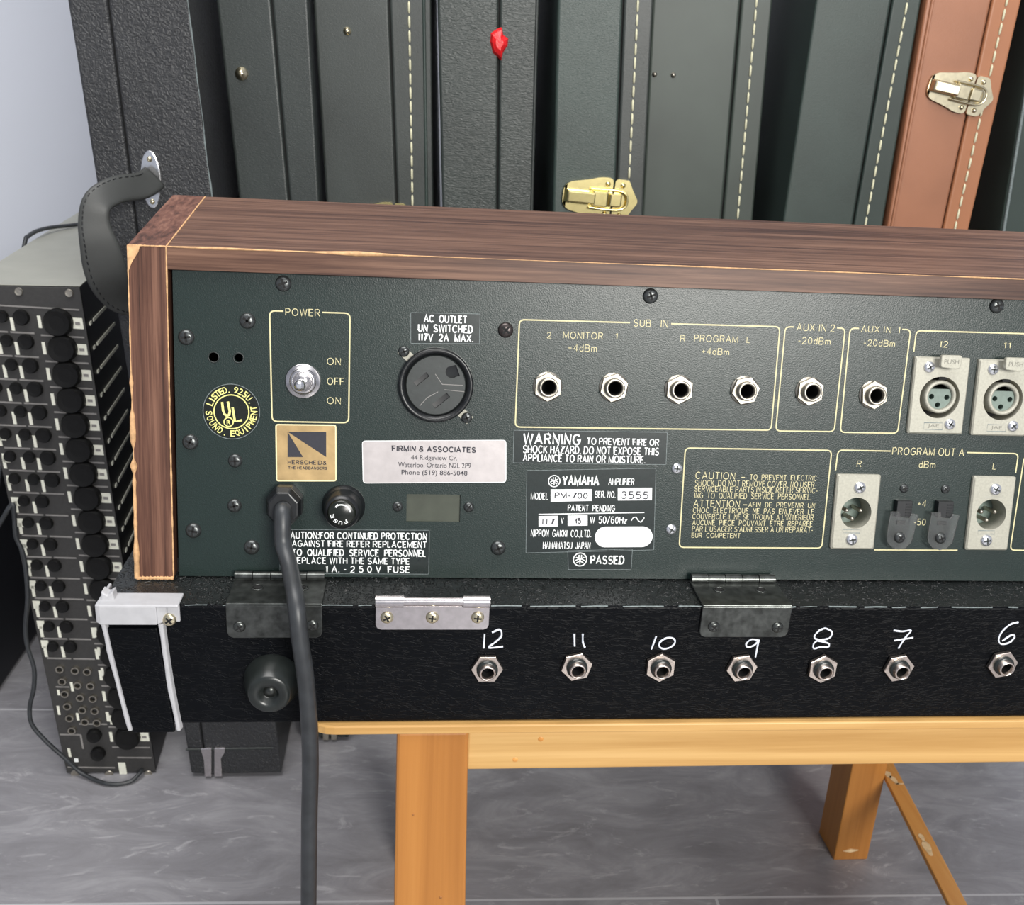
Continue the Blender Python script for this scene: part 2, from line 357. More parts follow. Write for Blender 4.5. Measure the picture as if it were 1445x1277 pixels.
    def plate_hole(s, poly, c, r, yf, yb, m, cham=.0009, n=56, inner=None):
        ang = sorted({round(2 * math.pi * i / n, 5) for i in range(n)} | {round(math.atan2(z - c[1], x - c[0]) % (2 * math.pi), 5) for x, z in poly})
        def hit(a):
            dx, dz = math.cos(a), math.sin(a); best = None
            for (x0, z0), (x1, z1) in zip(poly, poly[1:] + poly[:1]):
                ex, ez = x1 - x0, z1 - z0; den = dx * ez - dz * ex
                if abs(den) < 1e-12: continue
                t = ((x0 - c[0]) * ez - (z0 - c[1]) * ex) / den; u = ((x0 - c[0]) * dz - (z0 - c[1]) * dx) / den
                if t > 0 and -1e-4 <= u <= 1 + 1e-4 and (best is None or t < best): best = t
            return best
        ts = [hit(a) for a in ang]; k = len(ang); mx = sum(x for x, z in poly) / len(poly); mz = sum(z for x, z in poly) / len(poly)
        pt = [(c[0] + t * math.cos(a), c[1] + t * math.sin(a)) for a, t in zip(ang, ts)]
        hx = max(abs(x - mx) for x, z in poly); hz = max(abs(z - mz) for x, z in poly)
        ins = [(mx + (x - mx) * (1 - cham / hx), mz + (z - mz) * (1 - cham / hz)) for x, z in pt]
        cir = [(c[0] + r * math.cos(a), c[1] + r * math.sin(a)) for a in ang]
        rings = [[(x, yb, z) for x, z in pt], [(x, yf + cham, z) for x, z in pt], [(x, yf, z) for x, z in ins], [(x, yf, z) for x, z in cir], [(x, yb if inner is None else inner, z) for x, z in cir]]
        vs = [p for rg in rings for p in rg]
        fs = [(q * k + i, q * k + (i + 1) % k, (q + 1) * k + (i + 1) % k, (q + 1) * k + i) for q in range(4) for i in range(k)]
        return s.add(vs, fs, m)
    def move(s, d=(0, 0, 0), mat=None):
        if mat is not None: s.v = [tuple(mat @ Vector(p)) for p in s.v]
        s.v = [(p[0] + d[0], p[1] + d[1], p[2] + d[2]) for p in s.v]; return s
    def mesh(s, name):
        me = bpy.data.meshes.new(name); me.from_pydata(s.v, [], s.f)
        for m in s.mats: me.materials.append(m)
        me.polygons.foreach_set('material_index', s.m); me.polygons.foreach_set('use_smooth', s.s)
        bm = bmesh.new(); bm.from_mesh(me); bmesh.ops.recalc_face_normals(bm, faces=bm.faces); bm.to_mesh(me); bm.free()
        me.update(); return me
    def build(s, name, parent=None, bevel=0, seg=2, label=None):
        o = bpy.data.objects.new(name, s.mesh(name)); COL.objects.link(o)
        if parent: o.parent = parent
        if bevel:
            b = o.modifiers.new('bevel', 'BEVEL'); b.width = bevel; b.segments = seg; b.limit_method = 'ANGLE'; b.angle_limit = math.radians(40)
        if label: o['label'] = label
        return o
def put(mesh, name, parent, loc, rot=(0, 0, 0), scale=1, label=None):
    o = bpy.data.objects.new(name, mesh); COL.objects.link(o); o.parent = parent
    o.location = loc; o.rotation_euler = rot; o.scale = (scale,) * 3
    if label: o['label'] = label
    return o
def thing(name, label, cat, loc=(0, 0, 0), rot=(0, 0, 0), group=None):
    o = bpy.data.objects.new(name, None); COL.objects.link(o); o.empty_display_size = .05
    o.location = loc; o.rotation_euler = rot; o['label'] = label; o['category'] = cat
    if group: o['group'] = group
    return o
def tag(o, label, cat, group=None):
    o['label'] = label; o['category'] = cat
    if group: o['group'] = group
    return o
def cut(o, cutter):
    c = cutter.build('cutter', o.parent); bm_ = o.modifiers.new('holes', 'BOOLEAN'); bm_.object = c; bm_.operation = 'DIFFERENCE'; bm_.solver = 'EXACT'
    bpy.context.view_layer.update(); dg = bpy.context.evaluated_depsgraph_get()
    me = bpy.data.meshes.new_from_object(o.evaluated_get(dg)); o.modifiers.remove(bm_); o.data = me
    bpy.data.objects.remove(c)
    return o
def arc_path(corners, r, k=5):                              # rounded closed polygon
    out = []; n_ = len(corners)
    for i in range(n_):
        p = Vector(corners[i]); a = (Vector(corners[i - 1]) - p).normalized(); b = (Vector(corners[(i + 1) % n_]) - p).normalized()
        s0, s1 = p + a * r, p + b * r
        for j in range(k + 1):
            t = j / k; out.append(tuple((1 - t) ** 2 * s0 + 2 * t * (1 - t) * p + t * t * s1))
    return out
def open_path(corners, r, k=5):
    out = [tuple(corners[0])]
    for i in range(1, len(corners) - 1):
        p = Vector(corners[i]); a = (Vector(corners[i - 1]) - p).normalized(); b = (Vector(corners[i + 1]) - p).normalized()
        for j in range(k + 1):
            t = j / k; out.append(tuple((1 - t) ** 2 * (p + a * r) + 2 * t * (1 - t) * p + t * t * (p + b * r)))
    return out + [tuple(corners[-1])]
def PP(pts, out=0.0): return [P(x, y, out) for x, y in pts]
def smoothline(pts, k=6):
    pts = [Vector(p) for p in pts]; out = []
    for i in range(len(pts) - 1):
        p0, p1, p2, p3 = pts[max(i - 1, 0)], pts[i], pts[i + 1], pts[min(i + 2, len(pts) - 1)]
        for j in range(k):
            t = j / k
            out.append(.5 * ((2 * p1) + (p2 - p0) * t + (2 * p0 - 5 * p1 + 4 * p2 - p3) * t * t + (3 * p1 - p0 - 3 * p2 + p3) * t ** 3))
    return out + [pts[-1]]
# ------------------------------------------------------------------ setting
def setting(name, g):
    o = g.build(name); o['kind'] = 'structure'; return o
setting('floor', G().box(-3.2, 3.2, -2.6, 1.80, -.02, 0, 'floor'))
setting('wall_left', G().box(-3.2, -3.1, -2.6, 1.80, 0, 2.7, 'wall'))
setting('wall_right', G().box(3.1, 3.2, -2.6, 1.80, 0, 2.7, 'wall'))
setting('ceiling', G().box(-3.2, 3.2, -2.6, 1.90, 2.7, 2.8, 'wall'))
setting('wall_back', G().box(-3.2, 3.2, 1.80, 1.9, -.02, 2.7, 'wall'))
# ------------------------------------------------------------------ bench
bench = thing('bench', 'low pine bench with amber legs carrying the black case and console', 'bench', (.245, .65, 0))
def off(g, c): return g.move((-c[0], -c[1], -c[2]))
BC = (.245, .65, 0)
TT = .5155
top_poly = arc_path([(-.045, .417), (.545, .417), (.545, .935), (-.045, .935)], .012)
off(G().hexa([(x, y, TT - .0050) for x, y in top_poly], [(x, y, TT) for x, y in top_poly], 'pine'), BC).build('bench_top', bench, .0008)
def leg(x0, x1, y0, y1, nm='leg', extra=None):
    g = G().box(x0, x1, y0, y1, 0, TT - .005, 'pineleg')
    o = off(g, BC).build(nm, bench, .0015)
    return o
lg = off(G().hexa([(-.0032, .4185, TT - .005), (.0318, .4185, TT - .005), (.0318, .4585, TT - .005), (-.0032, .4585, TT - .005)], [(-.0032, .4185, 0), (.0435, .4185, 0), (.0435, .4585, 0), (-.0032, .4585, 0)], 'pineleg'), BC).build('leg', bench, .0015)
for px, py, r in ((583, 1149, 2.0), (622, 1266, 2.6)):
    p = pl(px, py, 1, .4185); kn = G().lathe([(0, p[1] - .0003), (r * .0003, p[1] - .0003), (r * .00034, p[1])], 'knot', (p[0], p[2]), 14); off(kn, BC).build('knot', lg)
leg(.468, .509, .4185, .4585); leg(-.0032, .0318, .884, .928)
lr = leg(.4895, .5295, .884, .930)
p = pl(1200, 1200, 1, .884)
off(G().prism([(p[0] - .009, p[2]), (p[0], p[2] + .0028), (p[0] + .009, p[2] + .001), (p[0], p[2] - .002)], .8828, .8845, 'barewood'), BC).build('worn_patch', lr)
off(G().box(.0318, .468, .4205, .4405, .4868, TT - .005, 'pine'), BC).build('apron', bench, .001)
off(G().box(.0318, .4895, .905, .925, .4868, TT - .005, 'pine'), BC).build('apron', bench, .001)
off(G().box(.002, .022, .4585, .884, .4868, TT - .005, 'pine'), BC).build('side_rail', bench, .001)
off(G().box(.489, .507, .4585, .884, .4868, TT - .005, 'pine'), BC).build('side_rail', bench, .001)
def bx(Y): return .5394 + (Y - .8912) * .1145
def quad(Y): return [(bx(Y) - .009, Y, .1085), (bx(Y) + .009, Y, .1085), (bx(Y) + .009, Y, .1140), (bx(Y) - .009, Y, .1140)]
st = off(G().hexa(quad(.4588), quad(.935), 'pinebar'), BC).build('stretcher', bench, .001)
wp = G()
for (px, py, sx, sy, a) in ((1253, 1093, .004, .006, .3), (1262, 1101, .003, .008, -.7), (1301, 1182, .0025, .006, .2), (1309, 1197, .004, .011, .5), (1270, 1106, .006, .0012, .2)):
    q = pl(px, py, 2, .1142)
    wp.add([(min(bx(q[1]) + .0082, max(bx(q[1]) - .0082, q[0] + sx * math.cos(t) * (1 + .25 * math.sin(3 * t)) + a * sy * math.sin(t) * .2)), q[1] + sy * math.sin(t), .1143) for t in [k * .4488 for k in range(14)]], [tuple(range(14))], 'barewood')
off(wp, BC).build('worn_patch', st)
dw = G()
for px, py in ((763, 1043), (727, 1072)):
    p = pl(px, py, 1, .4205); dw.lathe([(0, p[1] - .0002), (.0012, p[1] - .0002), (.0014, p[1])], 'pinebar', (p[0], p[2]), 14)
off(dw, BC).build('dowel', bench)
# ------------------------------------------------------------------ road case (tray)
YF = .42; ZT = .5793; KC = (.32, YF, TT)
tray = thing('road_case', 'black leatherette road case bottom with numbered jacks, lying on the pine bench', 'case', KC)
def tb(g, name, bev=0, parent=None, label=None): return off(g, KC).build(name, parent or tray, bev, label=label)
front = [(-.1286, TT + .0003), (.80, TT + .0003), (.80, ZT), (-.1378, ZT)]
gt = G().prism(front, YF, YF + .50, 'tray'); body = tb(gt, 'case_body', .0012)
g = G().prism([(-.1372, ZT), (.798, ZT), (.798, ZT + .0002), (-.1370, ZT + .0002)], YF + .0012, YF + .498, 'rim'); tb(g, 'top_rim', 0, None, 'crackled black leatherette rim')
we = G(); x = -.10
while x < .40:
    l = random.uniform(.004, .022)
    we.tube([(x, YF + .0006, ZT + random.uniform(-.0004, .0002)), (x + l / 2, YF + .0004, ZT + random.uniform(-.0003, .0003)), (x + l, YF + .0006, ZT)], random.uniform(.0002, .00042), 'filmedge', 6)
    x += l + random.uniform(.001, .012)
tb(we, 'worn_edge', 0, None, 'pale scuffed front edge')
def T(x, y, Y=YF): q = pl(x, y, 1, Y); return (q[0], q[2])
def S(x, y, z=ZT): return tuple(pl(x, y, 2, z))
# corner bracket
g = G()
a0, a1 = T(140, 858, YF - .003), T(252, 856, YF - .003)
zt = ZT + .0014; zlo = T(160, 881, YF - .003)[1]
xl, xm, xr = a0[0], T(222, 870, YF - .003)[0], a1[0]
g.box(xl - .0005, xm, YF - .0038, YF - .0008, zlo, zt, 'whitepaint')
g.hexa([(xm, YF - .0038, zt), (xm, YF - .0038, zlo), (xm + .004, YF - .0018, zlo + .0015), (xm + .004, YF - .0018, zt)], [(xm, YF - .0006, zt), (xm, YF - .0006, zlo), (xm + .004, YF - .0004, zlo + .0015), (xm + .004, YF - .0004, zt)], 'whitepaint')
g.box(xm + .004, xr, YF - .0018, YF - .0004, zlo + .0005, zt, 'whitepaint')
g.box(xl - .0005, xr, YF - .0038, YF + .0085, ZT + .0006, zt + .0006, 'whitepaint')
g.hexa([(xl - .002, YF - .003, zlo + .001), (xl - .002, YF - .003, zt + .0004), (xl - .0015, YF + .018, zt + .0004), (xl - .0015, YF + .018, zlo + .006)], [(xl, YF - .0038, zlo), (xl, YF - .0038, zt + .0006), (xl, YF + .018, zt + .0006), (xl, YF + .018, zlo + .006)], 'whitepaint')
q = S(152, 848, zt); g.hexa([(q[0] - .003, q[1], zt), (q[0] + .003, q[1], zt), (q[0] + .0024, q[1], zt + .0045), (q[0], q[1], zt + .0028), (q[0] - .0026, q[1], zt + .0047)], [(q[0] - .003, q[1] + .006, zt), (q[0] + .003, q[1] + .006, zt), (q[0] + .0024, q[1] + .006, zt + .0045), (q[0], q[1] + .006, zt + .0028), (q[0] - .0026, q[1] + .006, zt + .0047)], 'whitepaint')
for (xa, xb, wd) in ((146, 184, .0028), (227, 252, .0033)):
    t0, t1 = T(xa, 880, YF - .002), T(xb, 1031, YF - .002)
    pts = [(t0[0] + (t1[0] - t0[0]) * k / 8 - math.sin(math.pi * k / 8) * .0006, t0[1] + (t1[1] - t0[1]) * k / 8) for k in range(9)]
    jt = [random.uniform(-.0003, .0003) for _ in pts]
    out_ = [(p_[0] - wd / 2 + j_, p_[1]) for p_, j_ in zip(pts, jt)] + [(p_[0] + wd / 2 + j_ * .4, p_[1]) for p_, j_ in reversed(list(zip(pts, jt)))]
    vs = []; k2 = len(pts)
    for p_, j_ in zip(pts, jt):
        vs += [(p_[0] - wd / 2 + j_, YF + .0002, p_[1]), (p_[0] - wd * .3 + j_, YF - .0026, p_[1]), (p_[0] + wd * .3, YF - .0026, p_[1]), (p_[0] + wd / 2, YF + .0002, p_[1])]
    g.add(vs, [(4 * q, 4 * q + 1, 4 * q + 5, 4 * q + 4) for q in range(k2 - 1)] + [(4 * q + 1, 4 * q + 2, 4 * q + 6, 4 * q + 5) for q in range(k2 - 1)] + [(4 * q + 2, 4 * q + 3, 4 * q + 7, 4 * q + 6) for q in range(k2 - 1)] + [(0, 1, 2, 3), tuple(range(4 * k2 - 4, 4 * k2))], 'whitepaint')
corner = tb(g, 'corner_bracket', .0006, None, 'white painted metal corner bracket')
# leather panel of the corner, bulging a little
t = [T(151, 884), T(223, 884), T(248, 1031), T(188, 1032)]
tb(G().prism(t, YF - .0016, YF + .0005, 'tray'), 'corner_pad', .0008)
# screws: prototypes (head towards -y)
def screw_mesh(name, r, h, m, cross='hole'):
    g = G(); prof = [(r, 0), (r * .98, -h * .3), (r * .85, -h * .68), (r * .6, -h * .92), (r * .3, -h), (0, -h)]
    g.lathe(prof, m, n=24)
    for a in (0, math.pi / 2):
        dx, dz = math.cos(a) * r * .58, math.sin(a) * r * .58; nx, nz = -math.sin(a) * r * .14, math.cos(a) * r * .14
        g.hexa([(-dx + nx, -h * 1.01, -dz + nz), (dx + nx, -h * 1.01, dz + nz), (dx - nx, -h * 1.01, dz - nz), (-dx - nx, -h * 1.01, -dz - nz)],
               [(-dx + nx, -h * .5, -dz + nz), (dx + nx, -h * .5, dz + nz), (dx - nx, -h * .5, dz - nz), (-dx - nx, -h * .5, -dz - nz)], cross)
    return g.mesh(name)
SB = screw_mesh('screw', .0037, .0020, 'blackscrew'); SBr = screw_mesh('screw', .0037, .0020, 'brownscrew')
SZ = screw_mesh('screw', .0029, .0014, 'zincscrew', 'grayface'); SN = screw_mesh('screw', .0026, .0014, 'blkmetal'); SV = screw_mesh('screw', .0031, .0016, 'agedbrass')
def rr(): return (0, random.uniform(0, 3.1), 0)
def tput(me, x, y, Y, parent=None, sc=1, label=None):
    q = pl(x, y, 1, Y); return put(me, 'screw', parent or tray, (q[0] - KC[0], q[1] - KC[1], q[2] - KC[2]), rr(), sc, label)
tput(SV, 239, 874, YF - .0016, corner, 1.05, 'pale brass screw')
# black lid hinges and the silver butt hinge
def black_hinge(x0, x1, ytop, ybend, ybot, xk0, xk1):
    b0, b1 = pl(x0, ybend, 1, YF)[0], pl(x1, ybend, 1, YF)[0]; zb = T((x0 + x1) / 2, ybot)[1]
    c = .003; poly = [(b0, ZT + .001), (b1, ZT + .001), (b1, zb + c), (b1 - c * .3, zb + c * .3), (b1 - c, zb), (b0 + c, zb), (b0 + c * .3, zb + c * .3), (b0, zb + c)]
    g = G().prism(poly, YF - .0016, YF - .0003, 'blkmetal')
    g.box(b0, b1, YF - .0016, YF + .0235, ZT + .0006, ZT + .0019, 'blkmetal')
    h = tb(g, 'hinge', .0004, None, 'scuffed black plated hinge')
    n_ = 5; g = G()
    for k in range(n_):
        xa = b0 + .0005 + (b1 - b0 - .001) * k / n_; xb = b0 + .0005 + (b1 - b0 - .001) * (k + 1) / n_ - .0004
        g.tube([(xa, YF + .0232, ZT + .0032), (xb, YF + .0232, ZT + .0032)], .0024 if k % 2 == 0 else .0022, 'blkmetal', 14)
    tb(g, 'hinge_knuckle', .0002, h)
    for fx in (.28, .76):
        xx = b0 + (b1 - b0) * fx
        gg = G(); pts = [(xx + .0026 * math.cos(a), YF + .014 + .0026 * math.sin(a), ZT + .0020) for a in [k * math.pi / 8 for k in range(17)]]
        gg.tube(pts, .0004, 'blkmetal', 6); gg.tube([(xx, YF + .014, ZT + .0016), (xx, YF + .014, ZT + .0022)], .0016, 'hole', 12)
        tb(gg, 'rivet', 0, h)
    return h
h1 = black_hinge(319, 455, 812, 856, 898, 322, 458); h2 = black_hinge(990, 1116, 818, 858, 897, 986, 1106)
for (x, y, hh) in ((338, 884, h1), (441, 882, h1), (1007, 884, h2), (1097, 885, h2)): tput(SN, x, y, YF - .0015, hh, 1.1)
b0, b1 = T(530, 870)[0], T(690, 870)[0]; zb = T(600, 886)[1]; c = .0025; zh = T(600, 853)[1]
poly = [(b0, zh), (b1, zh), (b1, zb + c), (b1 - c * .3, zb + c * .3), (b1 - c, zb), (b0 + c, zb), (b0 + c * .3, zb + c * .3), (b0, zb + c)]
sh = tb(G().prism(poly, YF - .0018, YF - .0003, 'steel'), 'hinge', .0003, None, 'polished steel butt hinge')
zk = zh + .0022; g = G()
L3 = (b1 - b0)
g.tube([(b0, YF - .001, zk), (b0 + L3 * .245, YF - .001, zk)], .0030, 'steel', 16); g.tube([(b1 - L3 * .235, YF - .001, zk), (b1, YF - .001, zk)], .0030, 'steel', 16)
g.tube([(b0 + L3 * .245, YF - .001, zk), (b1 - L3 * .235, YF - .001, zk)], .0021, 'steel', 16); tb(g, 'hinge_pin', 0, sh)
for x in (546, 610, 674): tput(SV, x, 871, YF - .0017, sh, 1.0, 'pale brass screw')
# rubber foot
cx_, cz_ = T(385, 958); g = G().lathe([(.0135, YF), (.0132, YF - .003), (.0110, YF - .0095), (.0098, YF - .0125), (.0090, YF - .0135), (.0045, YF - .0135), (.0042, YF - .0105), (0, YF - .0105)], 'rubber', (cx_, cz_), 36)
ft = tb(g, 'rubber_foot'); 
tb(G().lathe([(.0030, YF - .0100), (.0028, YF - .0112), (0, YF - .0116)], 'blkmetal', (cx_, cz_), 18), 'screw', 0, ft)
# jacks with hand-written numbers
def jack(parent, c, y, r_hex, r_bar, r_hole, out, rot, m, orig, flats=6, skirt=None, washer=True):
    g = G()
    if washer: g.lathe([(r_hex * 1.0, y), (r_hex * 1.0, y - .0006), (r_bar * 1.02, y - .0006)], m, c, 32)
    g.lathe([(r_bar, y - .0006), (r_bar, y - out + .0004), (r_bar - .0004, y - out), (r_hole + .0003, y - out), (r_hole, y - out + .0004), (r_hole, y + .012), (0, y + .012)], m, c, 28)
    if skirt: g.lathe([(r_bar + .0011, y - .001), (r_bar + .0011, y - out * .55), (r_bar, y - out * .6)], skirt, c, 28)
    o = off(g, orig).build('jack_socket', parent)
    gi = G().lathe([(r_hole * .985, y - out + .0022), (r_hole * .985, y + .0115), (0, y + .0115)], 'hole', c, 24)
    off(gi, orig).build('socket_bore', o)
    h = .0026; rr_ = r_hex
    hx = [(c[0] + rr_ * math.cos(rot + k * math.pi / 3), c[1] + rr_ * math.sin(rot + k * math.pi / 3)) for k in range(6)]
    g2 = G(); n_ = 36
    inn = [(c[0] + r_bar * 1.005 * math.cos(rot + 2 * math.pi * k / n_), c[1] + r_bar * 1.005 * math.sin(rot + 2 * math.pi * k / n_)) for k in range(n_)]
    out_ = []
    for k in range(n_):
        i, f_ = divmod(k, 6); a, b = hx[i], hx[(i + 1) % 6]; out_.append((a[0] + (b[0] - a[0]) * f_ / 6, a[1] + (b[1] - a[1]) * f_ / 6))
    vs = [(x, y - h, z) for x, z in inn] + [(c[0] + (x - c[0]) * .97, y - h, c[1] + (z - c[1]) * .97) for x, z in out_] + [(x, y - h + .0004, z) for x, z in out_] + [(x, y - .0005, z) for x, z in out_]
    g2.add(vs, [(q * n_ + k, q * n_ + (k + 1) % n_, (q + 1) * n_ + (k + 1) % n_, (q + 1) * n_ + k) for q in range(3) for k in range(n_)], m)
    off(g2, orig).build('hex_nut', o)
    return o
def hand(strokes):
    g = G()
    for s in strokes:
        pts = [(q[0], YF - .0001, q[2]) for q in [pl(x, y, 1, YF) for x, y in s]]
        sm = smoothline(pts, 5) if len(pts) > 2 else [Vector(pts[0]), (Vector(pts[0]) + Vector(pts[1])) / 2, Vector(pts[1])]
        g.tube(sm, [random.uniform(.00036, .00058) for _ in sm], 'chalk', 6)
    return g
def c7(p): return [(470 + x / 4.379, 800 + y / 4.379) for x, y in p]
def c8(p): return [(780 + x / 4.1286, 790 + y / 4.1286) for x, y in p]
def c9(p): return [(1095 + x / 4.1286, 790 + y / 4.1286) for x, y in p]
el = [(665 + 46 * math.cos(a) + 8 * math.sin(a), 485 - 32 * math.sin(a) - 5 * math.cos(a)) for a in [2.2 + k * .52 for k in range(13)]]
DIG = [(687, 941, .0, [c7([(936, 413), (930, 500)]), c7([(983, 404), (1030, 386), (1040, 425), (1005, 462), (962, 498), (1050, 491)])]),
       (813, 938, .25, [c8([(125, 430), (127, 502)]), c8([(174, 430), (175, 480), (187, 510)])]),
       (931, 939, .52, [c8([(602, 445), (574, 520)]), c8(el)]),
       (1045, 940, .15, [c8([(1196, 467), (1155, 463), (1126, 488), (1136, 508), (1175, 495), (1200, 465), (1192, 500), (1180, 565)])]),
       (1159, 941, .52, [c9([(285, 397), (250, 412), (222, 448), (250, 466), (305, 457), (325, 432), (318, 412), (285, 397)]), c9([(238, 470), (218, 490), (220, 516), (262, 506), (300, 508), (304, 486), (238, 470)])]),
       (1266, 940, .2, [c9([(684, 410), (735, 416), (785, 411), (750, 455), (712, 515)]), c9([(686, 470), (798, 452)])]),
       (1412, 935, .2, [c9([(1410, 362), (1365, 375), (1318, 415), (1296, 462), (1312, 490), (1360, 480), (1390, 445), (1365, 440), (1318, 472)])])]
for x, y, rot, st_ in DIG:
    j = jack(tray, T(x, y), YF, .0078, .0040, .0030, .0066, rot, 'nickel2', KC, skirt='rubber', washer=False)
    tb(hand(st_), 'handwritten_number', 0, None, 'number written in white marker')
# ------------------------------------------------------------------ mixing console
n_w = Vector((0, math.cos(TILT), -math.sin(TILT))); z_w = Vector((0, math.sin(TILT), math.cos(TILT)))
base = Vector(CAM) + n_w * DP - z_w * ZB
con = thing('mixing_console', 'rosewood sided audio mixing console with black back panel, sitting in the road case', 'mixer', base, (-TILT, 0, 0))
XR = .76
lt, lb = P(180, 345)[0], P(203, 815)[0]; it = P(236, 348)[0]
ztop = P(235, 348)[1] ; zin = P(240, 380)[1]
xo, xi = -.1268, -.1100
zbot = .0018
prof = [(-.003, zbot), (-.003, ztop), (.088, ztop + .0282), (.36, .127), (.36, .0664)]
def side(xa, xb): 
    o = G()
    nq = len(prof)
    fr = [(xa, y, z) for y, z in prof]; bk = [(xb, y, z) for y, z in prof]
    o.add(fr + bk, [tuple(range(nq))[::-1], tuple(range(nq, 2 * nq))], 'rose_z')
    for i in range(nq):
        j = (i + 1) % nq
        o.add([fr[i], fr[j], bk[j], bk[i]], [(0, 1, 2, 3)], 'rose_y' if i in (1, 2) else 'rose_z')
    return o
sd = side(xo, xi).build('side_panel', con)
side(XR - .017, XR).build('side_panel', con)
tp = G().prism_x([(-.003, zin), (-.003, ztop - .0001), (.0878, ztop + .0280), (.0878, ztop + .0180), (.008, zin)], xi + .0003, XR - .0173, 'rose_x').build('top_panel', con)
def edge(a, b, r, parent, jit=.35, chips=()):
    a, b = Vector(a), Vector(b); n_ = 40; pts = []; rs = []
    for k in range(n_ + 1):
        t = k / n_; pts.append(a + (b - a) * t); q = r * (1 + random.uniform(-jit, jit))
        for (c0, c1, rr2) in chips:
            if c0 <= t <= c1: q = rr2 * random.uniform(.8, 1.2)
        rs.append(q)
    return G().tube(pts, rs, 'chip', 6)
def emit(gs, name, parent, label):
    g = G()
    for q in gs:
        o = len(g.v); g.v += q.v; k = g.mi('chip'); g.f += [tuple(i + o for i in f_) for f_ in q.f]; g.m += [k] * len(q.f); g.s += q.s
    return g.build(name, parent, 0, 2, label)
emit([edge((xi, -.003, ztop), (XR - .02, -.003, ztop), .00028, tp, .6, ((.02, .045, .0006), (.085, .11, .0012)))], 'worn_edge', tp, 'tan chipped laminate edge')
emit([edge((xi, -.003, ztop), (xi, .088, ztop + .0282), .00038, sd), edge((xo, -.003, ztop), (xi, -.003, ztop), .00036, sd), edge((xi, -.003, zbot), (xi, -.003, ztop), .00040, sd),
      edge((xo, -.003, zbot), (xo, -.003, ztop), .00035, sd, .6, ((0, .12, .0015), (.12, .3, .0009), (.33, .37, .0016), (.42, .5, .0013), (.6, .62, .0009))), edge((xo, -.003, zbot), (xi, -.003, zbot), .0009, sd)], 'worn_edge', sd, 'tan chipped laminate edge')
G().prism([(xo - .0001, ztop), (xo + .0055, ztop), (xo + .0048, ztop - .0028), (xo + .0018, ztop - .0075), (xo - .0001, ztop - .0125)], -.0034, -.0029, 'chip').build('chipped_corner', sd, 0, 2, 'bare tan chipped corner')
# cabinet bottom and control surface (seen only from elsewhere)
G().prism_x([(.004, zbot + .001), (.36, .0675), (.36, .0745), (.004, zbot + .008)], xi + .0003, XR - .0173, 'rackblack').build('bottom_panel', con)
G().prism_x([(.0882, ztop + .0262), (.0882, ztop + .0202), (.36, .1185), (.36, .1245)], xi + .0003, XR - .0173, 'rackface').build('control_surface', con)
G().box(xi + .0003, XR - .0173,   .352, .36, .0747, .118, 'rackblack').build('front_rail', con)
# back panel with real openings
xp0 = P(248, 600)[0]; ztp = zin
pan = G().box(xp0, XR - .0175, 0, .002, .0020, ztp - .0002, 'panel').build('rear_panel', con)
JK = [(772.6, 545.3), (865.5, 546.5), (957.5, 549.3), (1050.3, 550.6), (1141.5, 551.8), (1231.2, 556.8)]
XF = [(1326, 561), (1415.5, 564)]; XM = [(1208, 724), (1398.7, 726)]
cutg = G()
def hole(c, r): cutg.lathe([(0, -.004), (r, -.004), (r, .006), (0, .006)], 'hole', c, 32, False)
for p_ in JK: hole(P(*p_), .0048)
for p_ in XF: hole(P(*p_, out=.002), .0112)
for p_ in XM: hole(P(*p_, out=.002), .0080)
hole(P(301.5, 504), .0023); hole(P(336.7, 505), .0019)
a, b = P(574, 697), P(649, 737); cutg.box(a[0], b[0], -.004, .006, b[1], a[1], 'hole')
hole(P(615, 543), .0162)
cut(pan, cutg)
pan.data.materials.clear(); pan.data.materials.append(MT['panel'])
for pg in pan.data.polygons: pg.material_index = 0; pg.use_smooth = False
G().box(a[0] - .001, b[0] + .001, .0012, .004, b[1] - .001, a[1] + .001, 'olive').build('blank_plate', con, 0, 2, 'dull olive grey blank plate')
def ring(c, r, name, par):
    pts = [(c[0] + r * math.cos(k * math.pi / 12), -.0001, c[1] + r * math.sin(k * math.pi / 12)) for k in range(25)]
    return G().tube(pts, .00028, 'grayface', 6).build(name, par)
ring(P(301.5, 504), .0024, 'hole_rim', pan); ring(P(336.7, 505), .0023, 'hole_rim', pan)
LY = -.00012; LWD = .00064
def legend(name, paths, texts, lab=None):
    g = G()
    for p_ in paths: g.ribbon(p_, LWD, LY, 'cream')
    for t_ in texts: g.text(t_[0], t_[1], LY, 'cream', t_[2] if len(t_) > 2 else -.004)
    return g.build(name, pan, 0, 2, lab)
RC = .0025
def box_gap(tl, tr, br, bl_, g0, g1):
    yt0 = tl[1] + (tr[1] - tl[1]) * (g0 - tl[0]) / (tr[0] - tl[0]); yt1 = tl[1] + (tr[1] - tl[1]) * (g1 - tl[0]) / (tr[0] - tl[0])
    return open_path(PP([(g1, yt1), tr, br, bl_, tl, (g0, yt0)]), RC)
legend('printed_legend', [box_gap((380.5, 438.5), (494, 442), (492, 596.5), (384, 594.5), 400, 455)],
       [('POWER', (402.7, 435.6, 451.7, 446)), ('ON', (461.4, 505, 481, 515)), ('OFF', (461.6, 533, 485.8, 543.3)), ('ON', (461.4, 560.5, 481, 570.3))])
